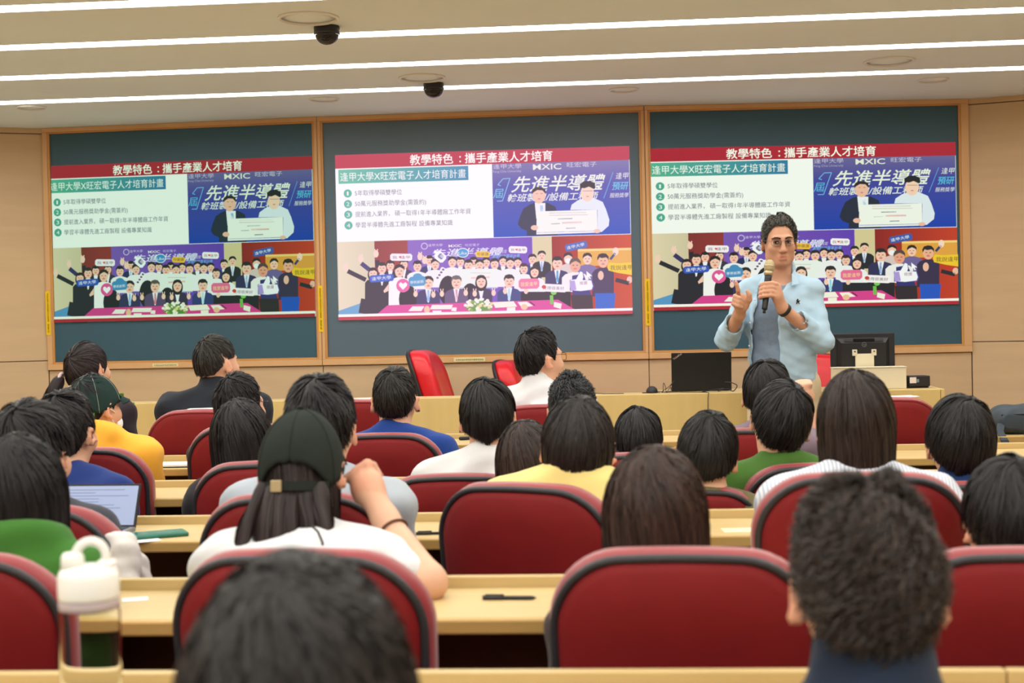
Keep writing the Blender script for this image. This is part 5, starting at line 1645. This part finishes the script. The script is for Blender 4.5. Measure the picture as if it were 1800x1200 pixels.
o = bmobj('cap_patch', bm, mat('patch_cream', srgb(222, 210, 176), .7), t)
o.matrix_local = Matrix.Translation(T([[-.074, -.045, .072]])[0]) @ Matrix(R.tolist()).to_4x4() @ Matrix.Rotation(math.radians(-62), 4, 'Z') @ Matrix.Rotation(math.radians(-38), 4, 'X')
person('young man with short black hair and glasses, left of the navy T-shirt', (-1.439, 5.30, .943), (-1.37, 5.2), hs('short', col=BLK, seed=19, t=.02, n=1100, lift=.01), (46, 46, 52), hy=-28, glasses=True, seat=.43, h=.0125, wide=.85)
person('man with thinning cropped hair in a navy T-shirt', (-.82, 5.15, .962), (-.825, 5.14), hs('short', col=(34, 30, 28), seed=20, t=.016, n=1500, fade=.9, hem=[(0, .07), (55, .02), (80, .012), (100, .004), (115, -.02), (140, -.052), (180, -.058)], tilt=30), (32, 62, 134), seat=.43, wide=1.12, h=.0105, hp=-2)
person('man with wavy greying hair in front of the white dress shirt', (-.175, 5.15, .912), (-.17, 5.2), hs('short', col=(44, 44, 46), seed=21, t=.024, n=1800, curl=.005, lift=.012, quiff=.3), (66, 66, 72), seat=.42, h=.0125)
person('black-haired person with bowed head right of the yellow shirt', (.06, 4.90, .818), (.06, 4.9), hs('bowl', col=BLK, seed=22, t=.016, n=1500), (58, 56, 60), hp=16, seat=.40, h=.0125)
def raised_hand(F_, H, R, A):
    w_, f_ = A[1][1], A[1][2]
    F_.cap(w_, f_, .026, .027, k=.02)
    d = (f_ - w_) / np.linalg.norm(f_ - w_)
    a_ = np.cross([0, 1.0, 0], d); a_ /= np.linalg.norm(a_); b_ = np.cross(d, a_)
    fist(F_, f_, np.stack([a_, -b_, d], 1), 1)
person('man in a purple-grey shirt with his hand raised beside his head', (.517, 5.05, .965), (.45, 5.06), hs('bowl', col=(30, 27, 28), seed=23, t=.018, n=1800, hem=[(0, .04), (45, .03), (65, .0), (100, .005), (120, -.04), (180, -.072)]), (124, 108, 120), seat=.43, hy=-12, hp=6, h=.0105, extra=raised_hand,
       arms={1: [(.27, .14, .755), (.225, .16, .90), (.215, .15, .965)]})
# ---- front row
t, H, R, A = person('woman with a dark ponytail in the front row', (-2.297, 6.0, 1.075), (-2.28, 5.97), hs('bowl', col=(40, 30, 32), seed=24, t=.012, n=1300, fade=.3, lift=.003, tilt=62, hem=[(0, .06), (50, .03), (70, -.02), (100, -.055), (130, -.08), (180, -.09)]), (52, 44, 52), hy=-24, hr=-4, seat=.44, h=.0125)
T = lambda P: np.asarray(P) @ R.T + H
lock(t, [T([[-.055, -.105, -.03]])[0], H + [-.105, -.12, -.085], H + [-.13, -.13, -.16], H + [-.135, -.13, -.25]], .034, .016, (40, 30, 32), 420, 10, 5)
tube('hair_tie', [T([[-.055, -.105, -.03]])[0] + np.array([.012 * math.cos(q) * .6, .02 * math.sin(q), .02 * math.cos(q)]) for q in np.linspace(0, 6.283, 14, endpoint=False)], .007, mat('hair_tie_pink', srgb(196, 176, 184), .6), t, 6, True)
person('man in a dark suit with cropped hair in the front row', (-1.715, 5.95, 1.088), (-1.725, 5.96), hs('short', col=(46, 42, 38), seed=25, t=.015, n=1500, fade=.92, hem=[(0, .07), (55, .02), (80, .016), (100, .014), (115, -.012), (140, -.04), (180, -.048)]), (36, 40, 48), collar='suit', sleeve='long', hy=-30, hp=-4, seat=.45, wide=1.2, h=.0115)
t, H, R, A = person('man in a white dress shirt and glasses looking right, front row', (-.328, 5.85, 1.083), (-.29, 5.88), hs('short', col=(28, 25, 27), seed=26, t=.02, n=1700, fade=.85, quiff=.3), (212, 212, 216), collar='shirt', sleeve='long', hy=-52, hp=-3, by=-14, seat=.45, wide=1.2, h=.0105, glasses=True)

# ------------------------------------------------------------------ white jacket over a chair
F_ = Field((-.3, -.16, -.42), (.3, .2, .12), .008)
F_.cap((.11, .03, .0), (.2, .035, -.06), .03, .035, k=.03).cap((.2, .035, -.06), (.235, .0, -.2), .034, .04, k=.03).cap((.235, .0, -.2), (.255, -.01, -.36), .04, .046, k=.03).cap((.2, .09, -.1), (.24, .12, -.33), .03, .035, k=.03)
F_.wrinkle(.004, 70, 3)
V, Fc = F_.mesh()
o = meshobj('white_jacket', V, Fc, mat('jacket_white', srgb(214, 208, 204), .85, .2, .2, 500), None, True)
o.location = (-1.335, 3.15, .82); o.rotation_euler = (0, 0, math.radians(-14))
tag(o, 'white jacket hung over the chair beside the lit laptop', 'jacket')

# ------------------------------------------------------------------ the man with the microphone
t = thing('person', 'standing man in an open light blue shirt speaking into a microphone', 'person', (.79, 7.0, 0), math.radians(180 - 4))
H = np.array([.005, .02, 1.603])
R = rotm(9, 3, 1.5)
T = lambda *p: np.array(p) @ R.T + H
NB = np.array([0, -.02, 1.455])
shR, shL = np.array([.148, -.01, 1.374]), np.array([-.144, -.01, 1.368])
elR, wrR = np.array([.262, .06, 1.145]), np.array([.205, .235, 1.262])
elL, wrL = np.array([-.185, .08, 1.125]), np.array([.002, .235, 1.285])
hL = np.array([.026, .258, 1.362])
def torso(F_, g, bottom=True):
    F_.cap((0, 0, 1.0), (0, 0.005, 1.24), .118 + g, .124 + g, k=0, flat=(1.25, .92))
    F_.ell((0, .0, 1.27), (.158 + g, .108 + g, .17 + g), k=.06)
    F_.cap(shL, shR, .044 + g, .044 + g, k=.04)
    for s in (shL, shR):
        F_.cap(NB + [0, -.014, -.028], s + [0, 0, .004], .036 + g, .038 + g, k=.04)
def legs(F_, g):
    F_.ell((0, -.01, .93), (.168 + g, .125 + g, .12 + g), k=.05)
    for s in (-1, 1):
        F_.cap((s * .088, 0, .88), (s * .1, .01, .49), .083 + g, .058 + g, k=.05)
        F_.cap((s * .1, .01, .49), (s * .105, -.02, .09), .056 + g, .042 + g, k=.02)
lo, hi = np.array([-.34, -.22, .0]), np.array([.36, .42, 1.78])
h = .0052
F_ = Field(lo, hi, h)
torso(F_, -.012); legs(F_, -.01)
F_.cap(NB + [0, .0, -.03], T(0, -.014, -.055), .058, .056, k=.03)
# head with a face
F_.ell(T(0, -.010, .022), (.075, .092, .094), R, k=0)
F_.ell(T(0, .028, -.035), (.058, .064, .077), R, k=.03)
F_.ell(T(0, .058, -.094), (.027, .024, .018), R, k=.03)
for s in (-1, 1):
    F_.ell(T(s * .046, .012, -.062), (.017, .04, .03), R, k=.03)
    F_.ell(T(s * .041, .066, -.022), (.021, .018, .018), R, k=.025)
    F_.ell(T(s * .031, .0955, .004), (.019, .013, .0115), R, k=.012, op='sub')
    F_.cap(T(s * .012, .090, .026), T(s * .046, .078, .027), .0095, .007, k=.014)
    F_.ell(T(s * .0125, .0985, -.038), (.009, .009, .0075), R, k=.006)
    Re = R @ np.array(Matrix.Rotation(s * math.radians(-28), 3, 'Z'))
    F_.ell(T(s * .081, -.004, -.006), (.0075, .019, .031), Re, k=.006)
    F_.ell(T(s * .088, .001, -.002), (.006, .011, .018), Re, k=.006, op='sub')
F_.cap(T(0, .088, .018), T(0, .108, -.032), .0085, .0115, k=.012)
F_.ell(T(0, .109, -.036), (.0115, .010, .009), R, k=.006)
F_.cap(T(-.017, .086, -.0635), T(.017, .086, -.0635), .0065, .0065, k=.010)
F_.cap(T(-.014, .087, -.0755), T(.014, .087, -.0755), .0075, .0075, k=.008)
F_.cap(T(-.022, .0935, -.0692), T(.022, .0935, -.0692), .0022, .0022, k=.004, op='sub')
# arms
for s_, e_, w_ in ((shR, elR, wrR), (shL, elL, wrL)):
    F_.cap(s_, e_, .045, .038, k=.03); F_.cap(e_, w_, .038, .0265, k=.02)
# right hand: index raised, others folded
pR = np.array([.196, .282, 1.318])
F_.ell(pR, (.038, .021, .044), k=.02)
F_.cap(wrR, pR + [0, -.01, -.02], .027, .026, k=.02)
def chain(pts, r0, r1, k=.006):
    n = len(pts) - 1
    for i in range(n):
        F_.cap(pts[i], pts[i + 1], r0 + (r1 - r0) * i / n, r0 + (r1 - r0) * (i + 1) / n, k=k)
chain([(.208, .288, 1.352), (.209, .314, 1.376), (.214, .322, 1.398), (.219, .324, 1.414)], .0105, .0082)
for i in range(3):
    chain([(.222 + .006 * i, .278, 1.346 - .017 * i), (.224 + .004 * i, .318, 1.348 - .018 * i), (.204 + .003 * i, .332, 1.338 - .018 * i), (.188 + .003 * i, .318, 1.328 - .017 * i)], .0102 - .0006 * i, .0085)
chain([(.172, .285, 1.305), (.158, .302, 1.330), (.158, .312, 1.352), (.166, .316, 1.368)], .0135, .0092, .01)
# left hand closed round the microphone
M0, M1 = np.array([.088, .275, 1.283]), np.array([.058, .222, 1.498])
ax_ = (M1 - M0) / np.linalg.norm(M1 - M0)
F_.ell(hL, (.023, .028, .046), k=.02)
F_.cap(wrL, hL + [0, 0, -.025], .027, .026, k=.02)
for i in range(4):
    z = 1.402 - .0195 * i
    c_ = M0 + ax_ * ((z - M0[2]) / ax_[2])
    chain([(hL[0] + .004, hL[1] + .018, z - .002), (c_[0] - .022, c_[1] + .026, z + .004), (c_[0] + .012, c_[1] + .030, z + .002), (c_[0] + .030, c_[1] + .012, z - .004), (c_[0] + .024, c_[1] - .014, z - .008)], .0104 - .0006 * (i == 3), .0085, .004)
c_ = M0 + ax_ * ((1.41 - M0[2]) / ax_[2])
chain([(hL[0] - .004, hL[1] - .012, 1.345), (c_[0] - .03, c_[1] - .016, 1.385), (c_[0] - .018, c_[1] - .026, 1.415), (c_[0] + .004, c_[1] - .030, 1.430)], .0135, .0095, .008)
V, Fc = F_.mesh()
C = skin_cols(V, (200, 150, 122), H, R)
L = (V - H) @ R
lip = np.exp(-((L[:, 2] + .0695) / .0075) ** 2 - (L[:, 0] / .021) ** 4) * (L[:, 1] > .06)
C = C * (1 + lip[:, None] * np.array([-.2, -.52, -.46]))
meshobj('body', V, Fc, M_SKIN, t, True, cols=C)
# eyes, brows
me_w = mat('eye_white', srgb(226, 220, 214), .2, .5); me_i = mat('iris_dark', srgb(34, 22, 18), .15, .6); m_br = mat('brow', srgb(48, 40, 36), .8)
for s in (-1, 1):
    def ball(nm, c, r, m, par):
        F2 = Field(np.array(c) - .03, np.array(c) + .03, .0022); F2.ell(c, r, R, k=0)
        V, Fc = F2.mesh(); return meshobj(nm, V, Fc, m, par, True)
    e = ball('eye', T(s * .031, .0805, .004), (.0135, .0075, .0052), me_w, t)
    ball('iris', T(s * .031 + .002, .0845, .0042), (.0058, .0046, .0050), me_i, e)
    tube('eyelid', [T(s * .031 + x, .0875 - 14 * x * x, .0095 - 20 * x * x) for x in np.linspace(-.015, .015, 9)], .0023, m_br, t, 6, radii=[.0008, .0014, .0018, .002, .002, .002, .0018, .0014, .0008])
    tube('eyebrow', [T(s * x, y, z) for x, y, z in [(.012, .1, .022), (.024, .098, .0265), (.038, .091, .0275), (.051, .079, .022)]], .003, m_br, t, 6, radii=[.0032, .0036, .003, .0012])
make_glasses(t, H, R, (96, 80, 72), .0009, .003, .101, .0235, .0135)
make_hair(t, H, R, hs('short', col=(88, 86, 80), seed=31, n=3400, t=.016, fade=.8, curl=.003, cfreq=1.0, lift=.010, len=(.14, .3), stray=.03, quiff=.5, lump=.3, tilt=10, w=.0011, size=(.0755, .093, .114), sides=.4,
          hem=[(0, .080), (20, .080), (35, .072), (48, .05), (60, .012), (68, -.012), (80, .018), (100, .012), (120, -.04), (180, -.075)]))
# T-shirt
hT = .007
F_ = Field(lo, hi, hT)
torso(F_, .002)
F_.cap((0, 0, .86), (0, 0, 1.05), .128, .125, k=.03, flat=(1.25, .92))
F_.cap((0, .012, 1.425), (0, .05, 1.6), .062, .075, k=.004, op='sub')
F_.cut(lambda x, y, z: z - .84 + 0 * x + 0 * y).wrinkle(.0016, 40, 2)
V, Fc = F_.mesh()
meshobj('t_shirt', V, Fc, mat('tee_grey', srgb(120, 138, 160), .9, .15, .4, 600, .12, 40), t, True)
# open shirt
F_ = Field(lo, hi, .0062)
torso(F_, .012)
F_.cap((-.005, -.004, .80), (0, -.002, 1.2), .134, .124, k=.05, flat=(1.25, .95))
for s_, e_, w_, fr, re in ((shR, elR, wrR, .62, .047), (shL, elL, wrL, .6, .048)):
    F_.cap(s_, e_, .052, .053, k=.02)
    F_.cap(e_, e_ + (w_ - e_) * fr, .053, re, k=.03)
F_.cap(NB + [0, -.012, -.02], NB + [0, -.008, .022], .074, .07, k=.01)
F_.cap((0, .02, 1.44), (0, .05, 1.62), .058, .08, k=.003, op='sub')
zz = np.array([.78, 1.25, 1.36, 1.44, 1.50]); lo_ = np.array([.012, .018, -.004, -.034, -.075]); hi_ = np.array([.166, .138, .110, .082, .085])
def opening(x, y, z):
    l = np.interp(z, zz, lo_).astype(np.float32); r_ = np.interp(z, zz, hi_).astype(np.float32)
    d = np.maximum(np.maximum(l - x, x - r_), .03 - y + 0 * x)
    return d                                   # < 0 inside the opening
# keep the sleeves in front of the body whole: cut only within the trunk's reach
def trunk_opening(x, y, z):
    d = opening(x, y, z)
    return np.maximum(d, y - .168 + 0 * x)
F_.cut(trunk_opening)
F_.cut(lambda x, y, z: z - (.835 - .10 * x) + 0 * y)
# cuffs: hollow ends
for e_, w_, fr, re in ((elR, wrR, .62, .043), (elL, wrL, .6, .044)):
    d = (w_ - e_) / np.linalg.norm(w_ - e_)
    p = e_ + (w_ - e_) * fr
    F_.cap(p + d * .0, p + d * .09, re - .001, re + .03, k=0, op='sub')
F_.wrinkle(.0042, 30, 5).wrinkle(.0018, 75, 2)
V, Fc = F_.mesh()
m_sh = mat('light_blue_shirt', srgb(168, 196, 216), .85, .2, .25, 700, .04, 12, sheen=.1)
so = meshobj('shirt', V, Fc, m_sh, t, True)
# collar flaps, placket, buttons, small chest emblem, cuffs
def flap(name, pts, m, th=.004):
    P = [np.array(p, float) for p in pts]
    nrm = np.cross(P[1] - P[0], P[2] - P[0]); nrm /= np.linalg.norm(nrm)
    n = len(P)
    V = [p + nrm * th / 2 for p in P] + [p - nrm * th / 2 for p in P]
    F_ = [tuple(range(n)), tuple(range(2 * n - 1, n - 1, -1))] + [(i, n + i, n + (i + 1) % n, (i + 1) % n) for i in range(n)]
    return meshobj(name, V, F_, m, t)
flap('collar', [(-.064, .03, 1.472), (-.052, .066, 1.45), (-.05, .112, 1.395), (-.08, .098, 1.402), (-.078, .04, 1.45)], m_sh)
flap('collar', [(.064, .03, 1.472), (.068, .062, 1.45), (.09, .108, 1.39), (.108, .092, 1.402), (.082, .04, 1.45)], m_sh)
for z in (1.33, 1.22, 1.11, 1.0, .9):
    x = float(np.interp(z, zz, hi_)) + .012
    lathe('button', [(.0045, 0), (.0045, .002), (0, .0022)], mat('button_white', srgb(226, 232, 236), .4), t, 10, (x, .128 - .35 * x * x * 3, z), Matrix.Rotation(-math.pi / 2, 4, 'X'))
em = [(0, .012), (.004, .008), (.002, .004), (.007, .003), (.009, .007), (.010, .002), (.006, -.002), (.007, -.008), (.010, -.012), (.005, -.011), (.002, -.005), (-.003, -.006), (-.002, -.012), (-.007, -.011), (-.006, -.004), (-.004, .001), (-.008, .004), (-.004, .006), (-.003, .010)]
me = meshobj('chest_emblem', [(-.074 - x * 1.1, .1225, 1.318 + z * 1.1) for x, z in em], [tuple(range(len(em)))], M_INK, t)
for v_ in me.data.vertices:
    pass
# watch on the left wrist
d = Vector(wrL - elL).normalized(); u = d.orthogonal().normalized(); v_ = d.cross(u)
c0 = Vector(wrL) - d * .012
w_o = None
V, Fc = [], []
for i in range(24):
    q = 2 * math.pi * i / 24
    for rr, dd in ((.0295, -.011), (.034, -.009), (.034, .009), (.0295, .011)):
        V.append(c0 + d * dd + (u * math.cos(q) + v_ * math.sin(q)) * rr)
for i in range(24):
    j = (i + 1) % 24
    for k in range(4): Fc.append((i * 4 + k, j * 4 + k, j * 4 + (k + 1) % 4, i * 4 + (k + 1) % 4))
wb = meshobj('watch', V, Fc, M_BLACK, t, True)
# trousers, shoes
F_ = Field(lo, (.34, .3, 1.1), .011)
legs(F_, .006)
F_.cut(lambda x, y, z: 1.0 - z + 0 * x + 0 * y).cut(lambda x, y, z: z - .05 + 0 * x + 0 * y).wrinkle(.002, 40, 1)
V, Fc = F_.mesh(); meshobj('trousers', V, Fc, mat('beige_trousers', srgb(206, 188, 156), .85, .2, .2, 500), t, True)
for s in (-1, 1):
    F2 = Field((s * .105 - .09, -.16, -.01), (s * .105 + .09, .24, .13), .009)
    F2.ell((s * .105, -.02, .05), (.048, .075, .05), k=0).ell((s * .105, .08, .035), (.048, .11, .036), k=.04)
    F2.cut(lambda x, y, z: z - .002 + 0 * x + 0 * y)
    V, Fc = F2.mesh(); meshobj('shoe', V, Fc, mat('shoe_dark', srgb(44, 42, 42), .6), t, True)
# microphone, held: a thing of its own
mt_ = thing('microphone', 'handheld microphone with champagne mesh head held at the chin', 'microphone')
mt_.matrix_world = t.matrix_basis @ Matrix.Translation(M0) @ Vector(ax_).to_track_quat('Z', 'Y').to_matrix().to_4x4()
Lm = float(np.linalg.norm(M1 - M0))
lathe('antenna_stub', [(0, -.018), (.007, -.018), (.007, .0), (0, 0)], M_BLACK, mt_, 16)
lathe('handle', [(.0, .0), (.0125, .0), (.0135, .004), (.0135, .02), (.0145, .04), (.0165, Lm - .075), (.0175, Lm - .06)], mat('mic_black', srgb(34, 36, 40), .4, .5), mt_, 28)
lathe('ring', [(.0178, Lm - .06), (.0225, Lm - .052), (.0225, Lm - .042), (.0215, Lm - .04)], mat('mic_champagne', srgb(190, 176, 140), .35, .5, metal=.6), mt_, 28)
lathe('mesh_head', [(.0215, Lm - .04), (.0245, Lm - .022), (.0245, Lm - .008), (.021, Lm + .008), (.012, Lm + .017), (0, Lm + .019)], mat('mic_mesh', srgb(186, 170, 132), .45, .5, 1.0, 900, metal=.5), mt_, 28)
lathe('band', [(.0252, Lm - .018), (.0256, Lm - .015), (.0252, Lm - .012)], mat('mic_champagne', srgb(190, 176, 140), .35, .5, metal=.6), mt_, 28)
